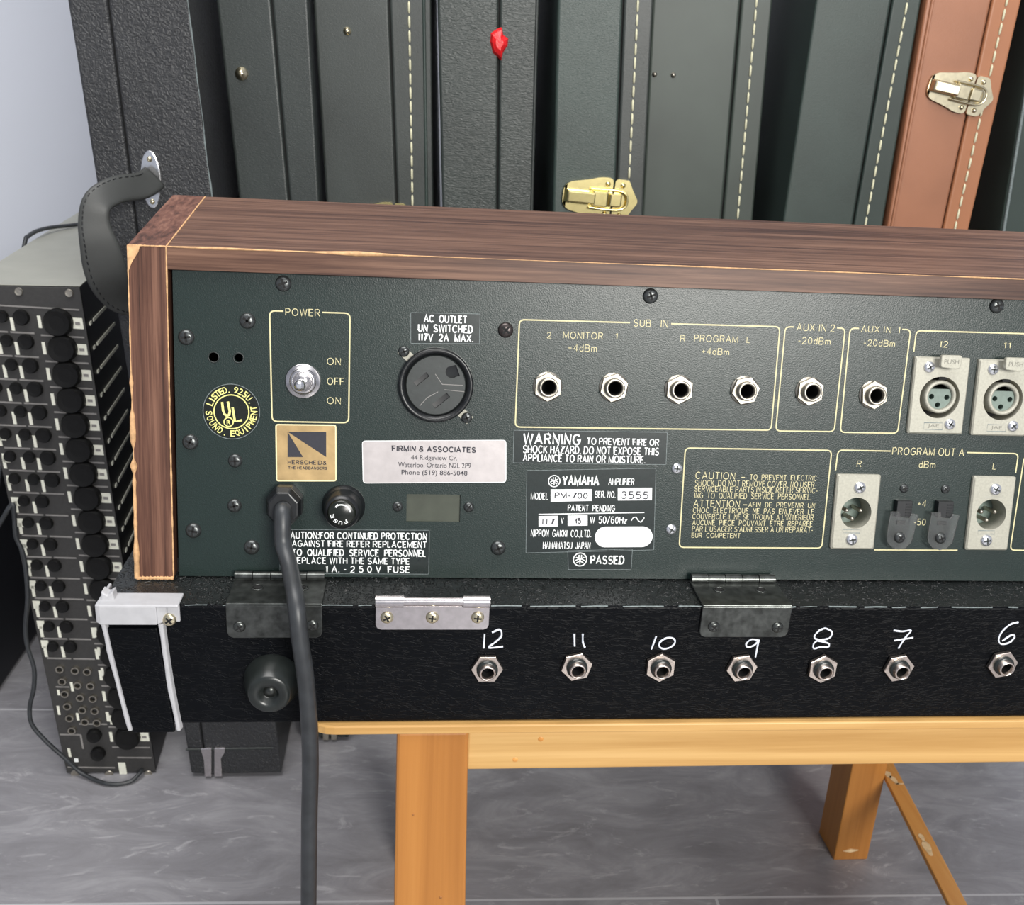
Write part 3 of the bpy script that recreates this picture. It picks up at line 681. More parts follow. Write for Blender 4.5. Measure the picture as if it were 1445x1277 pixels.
legend('printed_legend', [box_gap((733, 451), (1100.5, 461), (1088, 607), (727, 602.5), 889, 947)],
       [('SUB   IN', (894, 451, 942.5, 461.5)), ('2', (771.8, 468.5, 777.6, 477.5)), ('MONITOR', (794.6, 468.5, 851, 478.3)), ('1', (868.3, 470, 871.3, 479)), ('+4dBm', (801.5, 486, 842.3, 496)),
        ('R', (960, 473, 967, 482)), ('PROGRAM', (979.5, 473, 1041.5, 483)), ('L', (1053.5, 475, 1058.3, 484)), ('+4dBm', (990, 491, 1029, 500.8))])
legend('printed_legend', [box_gap((1108, 461), (1192.5, 463), (1177, 609), (1094.5, 608), 1120, 1181)], [('AUX IN 2', (1124, 457, 1178, 467.5)), ('-20dBm', (1126, 476, 1172, 486))])
legend('printed_legend', [box_gap((1199.5, 463), (1285, 465), (1266.5, 611.3), (1185.5, 610), 1212, 1273)], [('AUX IN  1', (1215, 460, 1270, 469.5)), ('-20dBm', (1218.5, 479.5, 1263, 488.7))])
legend('printed_legend', [open_path(PP([(1289.3, 496), (1293, 466.5), (1560, 474)]), RC)], [('12', (1326, 481, 1337.5, 490.4)), ('11', (1416.5, 483, 1426, 491.5))])
legend('printed_legend', [open_path(PP([(1179, 663.5), (1182.5, 635), (1256.6, 636.5)]), RC), open_path(PP([(1364.4, 638.5), (1437, 640), (1433, 667.5)]), RC), PP([(1233.3, 775.8), (1351, 776.3)])],
       [('PROGRAM OUT A', (1259, 632, 1360.7, 642.7)), ('dBm', (1296.6, 650.6, 1320, 660.4)), ('R', (1209, 650, 1215.8, 659)), ('L', (1400.7, 653.5, 1405.3, 662.5)), ('+4', (1294.5, 706, 1307, 715)), ('-50', (1289, 732, 1306.3, 741.3))])
legend('printed_legend', [open_path(PP([(1520, 645), (1445.2, 643.5), (1425.2, 776), (1520, 778)]), RC)], [])
cl = [('CAUTION', (981.3, 666, 1037.4, 676.2)), ('-', (1046, 673, 1051, 674.2)), ('TO  PREVENT  ELECTRIC', (1058, 670, 1153, 677.8)), ('SHOCK, DO NOT REMOVE COVER. NO USER-', (980.4, 678.3, 1152.7, 687)),
      ('SERVICEABLE PARTS INSIDE REFER SERVIC-', (979.8, 687, 1154, 694.9)), ('ING  TO  QUALIFIED  SERVICE  PERSONNEL.', (979.8, 695.8, 1145, 704)), ('ATTENTION', (978.6, 705.5, 1044, 715.4)), ('-', (1048.5, 711.6, 1054, 712.8)),
      ('AFIN  DE  PREVENIR  UN', (1056, 709, 1150, 716.3)), ('CHOC  ELECTRIQUE  NE  PAS  ENLEVER  LE', (977.7, 717, 1148.6, 724.8)), ("COUVERCLE.IL NE SE TROUVE A L'INTERIEUR", (976.8, 725.6, 1148, 733.4)),
      ('AUCUNE  PIECE  POUVANT  ETRE  REPAREE', (976.8, 734.3, 1146.8, 742)), ("PAR L'USAGER S'ADRESSER A UN REPARAT-", (976.4, 743, 1147.3, 750.8)), ('EUR  COMPETENT', (975.9, 752, 1044.8, 759))]
legend('printed_legend', [arc_path(PP([(967, 632), (1173.5, 635.5), (1159.5, 773.3), (958.3, 772.2)]), RC) + [arc_path(PP([(967, 632), (1173.5, 635.5), (1159.5, 773.3), (958.3, 772.2)]), RC)[0]]], cl)
# stickers
def sticker(corners, texts, base_m='film', edge_m='filmedge', rad=.0005, ink='white', bold=.012, extra=None, label=None, ew=.00022, th=.0002):
    poly = arc_path(PP(corners), rad, 4); g = G().slab(poly, -.00022, th, base_m)
    if edge_m: g.ribbon(poly, ew, -.00026, edge_m, True)
    for t_ in texts: g.text(t_[0], t_[1], -.00030 if len(t_) < 4 else -.00036, t_[2] if len(t_) > 2 and t_[2] else ink, t_[3] if len(t_) > 3 else bold)
    if extra: extra(g)
    return g.build('sticker', con, 0, 2, label)
sticker([(579.7, 441), (677.4, 443), (676.4, 485), (579.7, 484.5)], [('AC  OUTLET', (598, 444.6, 659.5, 455.7)), ('UN  SWITCHED', (589.7, 457.9, 667.4, 469.3)), ('117V  2A  MAX.', (589.7, 471, 668, 482))], bold=.02, label='dark sticker lettered AC OUTLET')
sticker([(725, 607), (941.4, 610), (939.7, 655.5), (724, 653)], [('WARNING', (738, 611.5, 819.6, 627.6)), ('TO PREVENT FIRE OR', (827.7, 618.4, 930, 628.2)), ('SHOCK HAZARD. DO NOT EXPOSE THIS', (737.7, 629.6, 930, 641)), ('APPLIANCE TO RAIN OR MOISTURE.', (737.7, 641.7, 911, 652.6))], bold=.014, label='dark sticker lettered WARNING')
def forks(g, c, r, y):
    pts = [(c[0] + r * math.cos(k * math.pi / 16), c[1] + r * math.sin(k * math.pi / 16)) for k in range(33)]
    g.ribbon(pts, r * .16, y, 'white')
    for k in range(3):
        a = math.pi / 2 + k * 2 * math.pi / 3; d = (math.cos(a), math.sin(a)); q = (-d[1], d[0])
        def L(u, v_): return (c[0] + (d[0] * u + q[0] * v_) * r, c[1] + (d[1] * u + q[1] * v_) * r)
        g.ribbon([L(-.72, 0), L(0, 0)], r * .14, y, 'white')
        g.ribbon([L(.72, .19), L(.2, .19), L(.06, 0), L(.2, -.19), L(.72, -.19)], r * .14, y, 'white')
def rating(g):
    y = -.00032
    forks(g, P(782, 678.7), .0028, y)
    for q in ([(777, 690.3), (835, 690), (835, 706.5), (777, 707.8)], [(871.6, 688.3), (920, 688), (919.6, 705.5), (871.6, 706)], [(760, 728), (787, 727.6), (787, 742.5), (760, 743)], [(801, 727.3), (829, 727), (829, 741.4), (801, 741.8)]):
        g.slab(PP(q), y, .00008, 'white')
    q = [P(854, 757.5), P(906, 757.2)]; r = (P(880, 743)[1] - P(880, 772)[1]) / 2
    pill = [(q[1][0] + r * math.cos(a), q[1][1] + r * math.sin(a)) for a in [-math.pi / 2 + k * math.pi / 12 for k in range(13)]] + [(q[0][0] + r * math.cos(a), q[0][1] + r * math.sin(a)) for a in [math.pi / 2 + k * math.pi / 12 for k in range(13)]]
    g.slab(pill, y, .00008, 'white')
    g.ribbon(PP([(760, 725.5), (909, 723)]), .00045, y, 'white')
    g.ribbon(PP([(890.6, 734.5), (893.5, 730), (897, 729.5), (901, 735), (904, 736.7), (907, 733.5), (909, 730)]), .00045, y, 'white')
D = 'darkink'
sticker([(743.3, 663.7), (925.4, 660.6), (922.4, 775.7), (742, 780)], [('YAMAHA', (793, 671.3, 845.8, 685.3), None, .035), ('AMPLIFIER', (858.4, 674.4, 895.4, 684.4)), ('MODEL', (749, 694.6, 774, 704.8)), ('PM-700', (782.4, 694.6, 829.4, 703.3), D, .03),
        ('SER. NO.', (839, 692.5, 869, 702)), ('3555', (876, 693, 915, 704), D, .014), ('PATENT  PENDING', (801, 712, 868, 721.2)), ('I I 7', (765, 731.6, 782, 740.3), D, .03), ('V', (791, 730, 795.6, 738.6)), ('45', (810, 730.4, 820, 739), D, .03), ('W', (832.3, 729, 839.5, 738)),
        ('50/60Hz', (844.4, 728.5, 884.5, 738.7), None, .0), ('NIPPON  GAKKI  CO.,LTD.', (749, 746.8, 835, 757.6)), ('HAMAMATSU  JAPAN', (766, 764, 833.7, 774.4))], bold=.012, extra=rating, label='dark rating plate with model and serial number')
sticker([(801, 777), (892.3, 774.6), (890.6, 803.3), (801.8, 803.6)], [('PASSED', (833, 783.8, 881, 796))], bold=.012, extra=lambda g: forks(g, P(818.4, 789.2), .0033, -.0003), label='small dark sticker lettered PASSED')
sticker([(395, 747), (606, 748), (605, 810), (395, 809)], [('CAUTION:FOR CONTINUED PROTECTION', (402, 750.8, 602.6, 761)), ('AGAINST FIRE REFER REPLACEMENT', (412, 762.8, 602.4, 772.2)), ('TO  QUALIFIED  SERVICE  PERSONNEL', (412, 774.8, 601.3, 785)), ('REPLACE WITH THE SAME TYPE', (412, 786.5, 578.3, 795.9)), ('1 A. - 2 5 0 V  FUSE', (459.5, 798.3, 578.5, 808))], bold=.016, label='dark sticker lettered CAUTION about the fuse')
sticker([(511.3, 622), (714, 621), (714, 680.3), (512.5, 681.5)], [('FIRMIN & ASSOCIATES', (553, 629.6, 671.7, 637.8), D, .035), ('44 Ridgeview Cr.', (580, 642.4, 645, 651)), ('Waterloo, Ontario N2L 2P9', (561.8, 652.6, 664.4, 661)), ('Phone (519) 886-5048', (566.6, 663.3, 659.5, 672.2), D, .008)], 'silverlab', 'white', .0016, D, -.004, label='silver foil address label with dark print', ew=.0003)
def hers(g):
    g.flat(PP([(406, 609.3), (460.4, 609.3), (460.4, 644.8), (407, 609.8)]), -.00030, D); g.flat(PP([(406, 609.3), (427.7, 644.8), (406, 644.8)]), -.00030, D)
sticker([(389.5, 599), (473.8, 600), (474.2, 678.3), (390.5, 678.3)], [('HERSCHEID&', (406, 649.4, 461, 655.4), D, .02), ('THE HEADBANGERS', (406.6, 658.3, 461.8, 662.3), D, -.004)], 'goldlab', 'goldrim', .0010, D, 0, hers, 'gold label with a black and gold wedge emblem', ew=.0006)
# round listing label
uc = P(326.8, 580.7); UR = .01295
def ux(X, Y): return P(270 + X / 11.61, 520 + Y / 11.61)
g = G().lathe([(0, -.00022), (UR, -.00022), (UR, 0)], 'ulblack', uc, 48, False)
g.ribbon([(uc[0] + UR * math.cos(k * math.pi / 24), uc[1] + UR * math.sin(k * math.pi / 24)) for k in range(49)], .00028, -.00027, 'filmedge')
g.ribbon([(uc[0] + UR * .615 * math.cos(k * math.pi / 24), uc[1] - .0001 + UR * .615 * math.sin(k * math.pi / 24)) for k in range(49)], .00052, -.0003, 'ulyellow')
def arc_text(s, a0, a1, rad, hgt, flip, wdt=.62):
    for k, ch in enumerate(s):
        a = math.radians(a0 + (a1 - a0) * k / (len(s) - 1)); vs, fs = text_geo(ch, .012); o = []
        wd = hgt * (wdt if ch not in 'I.,' else .2); hh = hgt if ch not in '.,' else hgt * .2
        for u, v_ in vs:
            lx = (u - .5) * wd; lz = (v_ - .5) * hh - (hgt * .4 if ch in '.,' else 0)
            up = (math.cos(a), math.sin(a)) if not flip else (-math.cos(a), -math.sin(a)); ri = (up[1], -up[0])
            o.append((uc[0] + rad * math.cos(a) + ri[0] * lx + up[0] * lz, -.0003, uc[1] + rad * math.sin(a) + ri[1] * lx + up[1] * lz))
        g.add(o, fs, 'ulyellow')
HT = UR * .235
arc_text('LISTED.', 159, 96, UR * .80, HT, False); arc_text('925U,', 78, 27, UR * .80, HT, False)
arc_text('SOUND.', 185, 253, UR * .80, HT, True); arc_text('EQUIPMENT', 272, 370, UR * .80, HT, True)
g.ribbon([ux(*q) for q in [(505, 548), (522, 690), (545, 745), (585, 775), (622, 755), (632, 700), (600, 540)]], .00105, -.0003, 'ulyellow')
g.ribbon([ux(*q) for q in [(678, 635), (716, 866), (832, 845)]], .00105, -.0003, 'ulyellow')
rc = ux(612, 875); g.ribbon([(rc[0] + .0021 * math.cos(k * math.pi / 12), rc[1] + .0021 * math.sin(k * math.pi / 12)) for k in range(25)], .0005, -.0003, 'ulyellow')
vs, fs = text_geo('R', .02); g.add([(rc[0] + (u - .5) * .0017, -.0003, rc[1] + (v_ - .5) * .002) for u, v_ in vs], fs, 'ulyellow')
g.build('sticker', con, 0, 2, 'round black and yellow listing label')
# screws on the panel
def pput(me, x, y, out=0.0, sc=1, parent=None, label=None):
    q = P(x, y, out); return put(me, 'screw', parent or con, (q[0], -out, q[1]), rr(), sc, label)
for (x, y) in ((400, 400), (349.4, 452.6), (263, 475.7), (268.7, 623.7), (273, 748.5), (355.4, 772), (917.7, 417.6), (1406, 431.4), (703, 773)): pput(SB, x, y)
pput(SBr, 713.5, 465.7, 0, 1, None, 'brownish black screw')
for (x, y) in ((332, 650), (331, 713.4)): pput(SB, x, y, 0, .9)
for (x, y) in ((561, 714.6), (661.6, 715.4)): pput(SB, x, y, 0, .68)
for (x, y) in ((1275.6, 689), (1333.7, 690)): pput(SB, x, y, 0, .62)
for (x, y) in ((955, 661), (947, 747)): pput(SZ, x, y, 0, .95, None, 'bright zinc screw')
# jacks on the panel
O0 = (0, 0, 0)
for k, (x, y) in enumerate(JK): jack(con, P(x, y), 0, .0071, .0047, .0034, .0056, [.52, .35, .5, .2, .45, .6][k], 'nickel', O0)
# power switch
c = P(428, 537.5); g = G().lathe([(.0082, 0), (.0082, -.0010), (.0078, -.0014), (.0064, -.0014), (.0061, -.0022), (.0050, -.0030), (.0046, -.0030), (.0044, -.0020), (0, -.0018)], 'nickel3', c, 36)
sw = g.build('power_switch', con)
G().tube([(c[0], -.001, c[1]), (c[0] - .0002, -.006, c[1] - .0003), (c[0] - .0004, -.0105, c[1] - .0008), (c[0] - .0005, -.0128, c[1] - .001), (c[0] - .0005, -.0136, c[1] - .001)], [.0018, .0020, .0026, .0024, .0010], 'chrome', 20).build('switch_lever', sw)
# mains outlet
c = P(615, 543); g = G().lathe([(.0160, .012), (.0160, 0), (.0176, -.0002), (.0176, -.0030), (.0168, -.0042), (.0152, -.0030), (.0147, -.0012), (.0140, -.0010), (0, -.0010), (0, .012)], 'black', c, 56)
g.lathe([(.0176, -.0005), (.0179, -.0005), (.0179, 0)], 'blkmetal', c, 56)
ol = g.build('power_outlet', con)
fc = G().lathe([(0, -.0022), (.0138, -.0022), (.0142, -.0016), (.0142, .0095), (0, .0095)], 'grayface', c, 48, False).build('outlet_face', ol)
ck = G(); ang = math.radians(40)
def slot(px, py, L_, W_):
    q = P(px, py); d = (math.cos(ang) * L_ / 2, math.sin(ang) * L_ / 2); e = (-math.sin(ang) * W_ / 2, math.cos(ang) * W_ / 2)
    ck.prism([(q[0] - d[0] - e[0], q[1] - d[1] - e[1]), (q[0] + d[0] - e[0], q[1] + d[1] - e[1]), (q[0] + d[0] + e[0], q[1] + d[1] + e[1]), (q[0] - d[0] + e[0], q[1] - d[1] + e[1])], -.005, .008, 'hole')
slot(594.5, 534.5, .0078, .0024); slot(622, 564.5, .0090, .0026)
q = P(637.5, 524); r_ = .0030
ck.prism([(q[0] + r_ * math.cos(a), q[1] + r_ * math.sin(a)) for a in [math.radians(130) + k * math.pi / 10 for k in range(11)]] + [(q[0] + .0038, q[1] - .0018), (q[0] + .0018, q[1] + .0034)], -.005, .008, 'hole')
cut(fc, ck)
fc.data.materials.append(MT['hole'])  # slot walls coloured near black to deepen the shade inside
_c = P(615, 543)
for pg in fc.data.polygons:
    if pg.center.y > -.0019 and math.hypot(pg.center.x - _c[0], pg.center.z - _c[1]) < .0130: pg.material_index = len(fc.data.materials) - 1
rg = G()
rg.ribbon(PP([(614, 527), (618, 533), (624, 541.5), (653, 543)]), .0003, -.00235, 'rackline'); rg.ribbon(PP([(592, 572), (603, 560), (618, 552)]), .0003, -.00235, 'rackline'); rg.ribbon(PP([(627, 549), (655, 552)]), .0003, -.00235, 'rackline')
rg.build('moulded_ridge', fc)
for (x0, y0, x1, y1, sx_, sy_) in ((582, 508, 567, 494, 570, 496), (648, 579, 662, 592, 658.6, 589.4)):
    a, b = Vector(P(x0, y0)), Vector(P(x1, y1)); d = (b - a).normalized(); e = Vector((-d.y, d.x)) * .0022; b = b + d * .0006
    tbm = G().prism([tuple(a - e), tuple(b - e), tuple(b + e), tuple(a + e)], -.0007, 0, 'zinc').build('mounting_tab', ol)
    pput(SB, sx_, sy_, .0007, .70, ol)
# strain relief and fuse holder
c = P(403.5, 709); oc = [(c[0] + .0088 * math.cos(a) * (1.02), c[1] + .0100 * math.sin(a)) for a in [math.pi / 8 + k * math.pi / 4 for k in range(8)]]
oc2 = [(c[0] + (x - c[0]) * .82, c[1] - .0006 + (z - c[1]) * .82) for x, z in oc]
sr = G(); sr.hexa([(x, 0, z) for x, z in oc], [(x, -.008, z) for x, z in oc], 'black'); sr.hexa([(x, -.008, z) for x, z in oc], [(x, -.0115, z) for x, z in oc2], 'black')
sr.build('strain_relief', con, .0006)
c = P(485, 713.5); g = G().lathe([(.0102, 0), (.0102, -.0020), (.0092, -.0032), (.0088, -.0040), (.0084, -.0125), (.0076, -.0140), (.0066, -.0146)], 'black', c, 40)
fh = g.build('fuse_holder', con)
def Pf(x, y): return P(x, y, .0165)
cc = Pf(483, 726.2); g = G().lathe([(.0066, -.0140), (.0062, -.0160), (.0056, -.0165), (0, -.0165)], 'ulblack', c, 40)
fcap = g.build('fuse_cap', fh)
g = G()
for k, ch in enumerate('FUSE'):
    a = math.radians([-62, -95, -128, -165][k]); vs, fs = text_geo(ch, .02); o = []
    for u, v_ in vs:
        lx = (u - .5) * .0017; lz = (v_ - .5) * .0017; up = (math.cos(a), math.sin(a)); ri = (up[1], -up[0])
        o.append((c[0] + .0043 * math.cos(a) + ri[0] * lx + up[0] * lz, -.01662, c[1] + .0043 * math.sin(a) + ri[1] * lx + up[1] * lz))
    g.add(o, fs, 'white')
g.ribbon([(c[0] + .0043 * math.cos(a), c[1] + .0043 * math.sin(a)) for a in [math.radians(10 + k * 11) for k in range(11)]], .0006, -.01662, 'white')
g.ribbon([(c[0] - .0026, c[1] + .0030), (c[0] - .0016, c[1] + .0045)], .0008, -.01662, 'white')
g.build('lettering', fcap)
# XLR sockets
def local(poly, c0, c1): return [(x + c1[0] - c0[0], z + c1[1] - c0[1]) for x, z in poly]
h_ = .0022
def female(c1):
    c0 = P(*XF[0], out=h_); poly = local(PP([(1293, 503.5), (1371, 505), (1357.5, 613), (1280.5, 611.5)], h_), c0, c1)
    xs = [p_[0] for p_ in poly]; zs = [p_[1] for p_ in poly]
    xa, xb, za, zb_ = (xs[0] + xs[3]) / 2, (xs[1] + xs[2]) / 2, (zs[2] + zs[3]) / 2, (zs[0] + zs[1]) / 2
    rect = arc_path([(xa, zb_), (xb, zb_), (xb, za), (xa, za)], .0008, 2)
    g = G().plate_hole(rect, c1, .0104, -h_, 0, 'zinc', .0007, 60, .010); g.lathe([(.0104, .010), (0, .010)], 'hole', c1, 40, False)
    jb = [(c1[0] - .0066, c1[1] - .0127), (c1[0] + .0032, c1[1] - .0127), (c1[0] + .0032, c1[1] - .0161), (c1[0] - .0066, c1[1] - .0161)]
    g.ribbon(jb, .0002, -h_ - .00005, 'filmedge', True)
    vs, fs = text_geo('JAE', 0); g.add([(c1[0] - .0046 + .0058 * u, -h_ - .00005, c1[1] - .0155 + .0022 * v_) for u, v_ in vs], fs, 'emboss')
    o = g.build('xlr_socket', con)
    b = G().lathe([(.0083, .009), (.0083, -.0014), (.0078, -.0020), (.0067, -.0020), (.0063, -.0012), (.0062, .0012)], 'zinc', (c1[0] + .0007, c1[1] + .0003), 40)
    b.build('contact_barrel', o)
    cc = (c1[0] + .0007, c1[1] + .0003); fl = math.radians(38)
    D_ = [(cc[0] + .0062 * math.cos(a), cc[1] + .0062 * math.sin(a)) for a in [fl - k * (math.pi + 2 * fl) / 28 for k in range(29)]]
    ins = G().prism(D_, -.0004, .009, 'insert').build('contact_insert', o)
    k3 = G()
    for dx, dz in ((-.0040, -.0001), (.0040, -.0003), (-.0004, -.0042)): k3.lathe([(0, -.003), (.00135, -.003), (.00135, .006), (0, .006)], 'hole', (cc[0] + dx, cc[1] + dz), 18, False)
    cut(ins, k3)
    t = G().box(cc[0] - .0018, cc[0] + .0022, -.0016, .002, c1[1] + .0088, c1[1] + .0150, 'hole'); t.build('latch_slot', o)
    tx = c1[0] + .0013; tz = c1[1] + .0182
    tab = arc_path([(tx - .0053, tz + .0033), (tx + .0054, tz + .0033), (tx + .0051, tz - .0030), (tx + .0022, tz - .0036), (tx - .0052, tz - .0028)], .0012, 4)
    tg = G().prism(tab, -.0072, -.0050, 'zinc'); tg.box(tx - .0030, tx + .0024, -.0056, 0, tz - .0022, tz - .0006, 'zinc')
    vs, fs = text_geo('PUSH', 0); tg.add([(tx - .0036 + .0074 * u, -.00728, tz - .0010 + .0022 * v_) for u, v_ in vs], fs, 'emboss')
    tg.build('push_tab', o, .0004)
    for dx, dz in ((-.0072, .0150), (.0068, -.0132)): put(SZ, 'screw', o, (c1[0] + dx, -h_, c1[1] + dz), rr(), 1.0, 'bright zinc screw')
    return o
def male(c1):
    c0 = P(*XM[0], out=h_); poly = local(PP([(1183, 669), (1244, 670.5), (1233.7, 775.6), (1171.5, 775)], h_), c0, c1)
    xs = [p_[0] for p_ in poly]; zs = [p_[1] for p_ in poly]
    xa, xb, za, zb_ = (xs[0] + xs[3]) / 2, (xs[1] + xs[2]) / 2, (zs[2] + zs[3]) / 2, (zs[0] + zs[1]) / 2
    rect = arc_path([(xa, zb_), (xb, zb_), (xb, za), (xa, za)], .0010, 2)
    g = G().plate_hole(rect, c1, .0080, -h_, 0, 'zinc', .0008, 60, .0118)
    g.ribbon([(c1[0] - .0060, c1[1] - .0085), (c1[0] + .0030, c1[1] - .0085), (c1[0] + .0030, c1[1] - .0103), (c1[0] - .0060, c1[1] - .0103)], .0002, -h_ - .00005, 'filmedge', True)
    g.ribbon([(c1[0] - .0045, c1[1] + .0092), (c1[0] + .0045, c1[1] + .0092), (c1[0] + .0045, c1[1] + .0104), (c1[0] - .0045, c1[1] + .0104)], .00015, -h_ - .00005, 'rackgray', True)
    o = g.build('xlr_plug', con)
    G().lathe([(0, .0100), (.0079, .0100), (.0079, .0118)], 'insert', c1, 36, False).build('pin_base', o)
    for dx, dz in ((-.0040, .0008), (.0034, .0008), (-.0006, -.0036)):
        G().lathe([(.0011, .010), (.0011, .0005), (.0008, -.0003), (0, -.0006)], 'nickel', (c1[0] + dx, c1[1] + dz), 14).build('pin', o)
    for dx, dz in ((.0006, .0132), (-.0010, -.0137)): put(SZ, 'screw', o, (c1[0] + dx, -h_, c1[1] + dz), rr(), 1.08, 'bright zinc screw')
    return o
for p_ in XF: female(P(*p_, out=h_))
for p_ in XM: male(P(*p_, out=h_))
# level switches with clear guards
for dx, dy in ((0, 0), (57.8, .8)):
    a, b = P(1265 + dx, 706 + dy, .002), P(1283 + dx, 729 + dy, .002)
    g = G().box(a[0], b[0] + .0003, -.0035, 0, b[1], a[1], 'black')
    for k in range(5): g.box(b[0] - .0032, b[0] + .0004, -.0038, -.0034, b[1] + .0008 + k * .0014, b[1] + .0014 + k * .0014, 'black')
    sl = g.build('slide_switch', con, .0004)
    pts = [(1257, 721.5), (1269.4, 722), (1270.5, 729), (1283.7, 731), (1287, 724.5), (1296, 726), (1290.5, 748), (1286, 765), (1278, 773), (1268, 775.5), (1258, 772), (1252, 765), (1251, 757)]
    gd = G().prism([P(x + dx, y + dy, .0042) for x, y in pts], -.0046, -.0036, 'clear').build('clear_guard', sl, .0002, 2, 'clear plastic switch guard')
    pput(SB, 1269.4 + dx, 758.5 + dy, .0046, .78, sl)
    q = P(1270 + dx, 737 + dy); G().box(q[0] - .0022, q[0] + .0022, -.0009, 0, q[1] - .001, q[1] + .001, 'hole').build('switch_slot', sl)
# ------------------------------------------------------------------ power cord
def L2W(x, y, z): return Vector(base) + Vector((1, 0, 0)) * x + n_w * y + z_w * z
c = P(404, 712)
px = [(408.5, 800, .424), (417.5, 850, .405), (423, 900, .400), (431, 955, .399), (436, 1015, .399), (438, 1080, .400), (436.5, 1160, .402), (435.5, 1277, .405)]
pts = [L2W(c[0], -.0121, c[1] + .0006), L2W(c[0] + .0001, -.0150, c[1] - .0003), L2W(c[0] + .0003, -.0172, c[1] - .006), L2W(c[0] + .0008, -.0185, c[1] - .015)] + [Vector(pl(x, y, 1, Y)) for x, y, Y in px]
e = pts[-1]; pts += [e + Vector((-.003, .006, -.10)), e + Vector((-.004, .0, -.22)), Vector((e.x - .004, e.y - .01, .055)), Vector((e.x + .01, e.y - .06, .0045)), Vector((e.x + .12, e.y - .16, .0045))]
sm = smoothline(pts, 6)
cg = G().tube([p_ - Vector(e) for p_ in sm], .0039, 'cord', 16)
cord = tag(cg.build('power_cord'), 'thick black power cord hanging from the back panel down past the bench', 'cord'); cord.location = e
# ------------------------------------------------------------------ guitar cases
def line_x(px_pts, Y):
    (xa, ya), (xb, yb) = px_pts; a, b = pl(xa, ya, 1, Y), pl(xb, yb, 1, Y); s = (b[0] - a[0]) / (b[2] - a[2])
    return lambda z: a[0] + s * (z - a[2])
def latch(parent, o3, loc, rz, m, sc=1.0):
    g = G()
    back = arc_path([(-.034, .006), (-.030, .011), (-.012, .0145), (-.004, .0170), (.0065, .0170), (.0065, -.0170), (-.004, -.0170), (-.012, -.0145), (-.030, -.011), (-.034, -.006)], .004, 4)
    g.prism([(x, z) for x, z in back], -.0022, 0, m)
    strike = arc_path([(.0080, .0165), (.0195, .0165), (.0225, .010), (.0290, .0), (.0225, -.010), (.0195, -.0165), (.0080, -.0165)], .003, 4)
    g.prism(strike, -.0022, 0, m)
    o = g.build('latch', parent, .0005)
    l = G().hexa([(-.033, -.0022, .0055), (-.010, -.0022, .0055), (-.010, -.0022, -.0055), (-.033, -.0022, -.0055)], [(-.031, -.009, .0045), (-.008, -.0105, .0045), (-.008, -.0105, -.0045), (-.031, -.009, -.0045)], m)
    l.box(-.010, .0025, -.0085, -.002, -.0062, .0062, m); l.box(.004, .014, -.0080, -.002, -.0052, .0052, m)
    l.build('latch_lever', o, .0012)
    bail = [(-.012, -.006, .0075), (.010, -.006, .0078), (.0175, -.006, .0050), (.0190, -.006, 0), (.0175, -.006, -.0050), (.010, -.006, -.0078), (-.012, -.006, -.0075)]
    G().tube(smoothline(bail, 4), .0010, m, 8).build('latch_bail', o)
    for x, z in ((.002, .0120), (.0145, .0120), (.002, -.0120), (.0145, -.0120)): G().lathe([(.0022, -.0022), (.0018, -.0034), (0, -.0040)], m, (x, z), 14).build('rivet', o)
    o.location = loc; o.rotation_euler = (0, rz, 0); o.scale = (sc,) * 3
    return o
ZTOP = 1.10
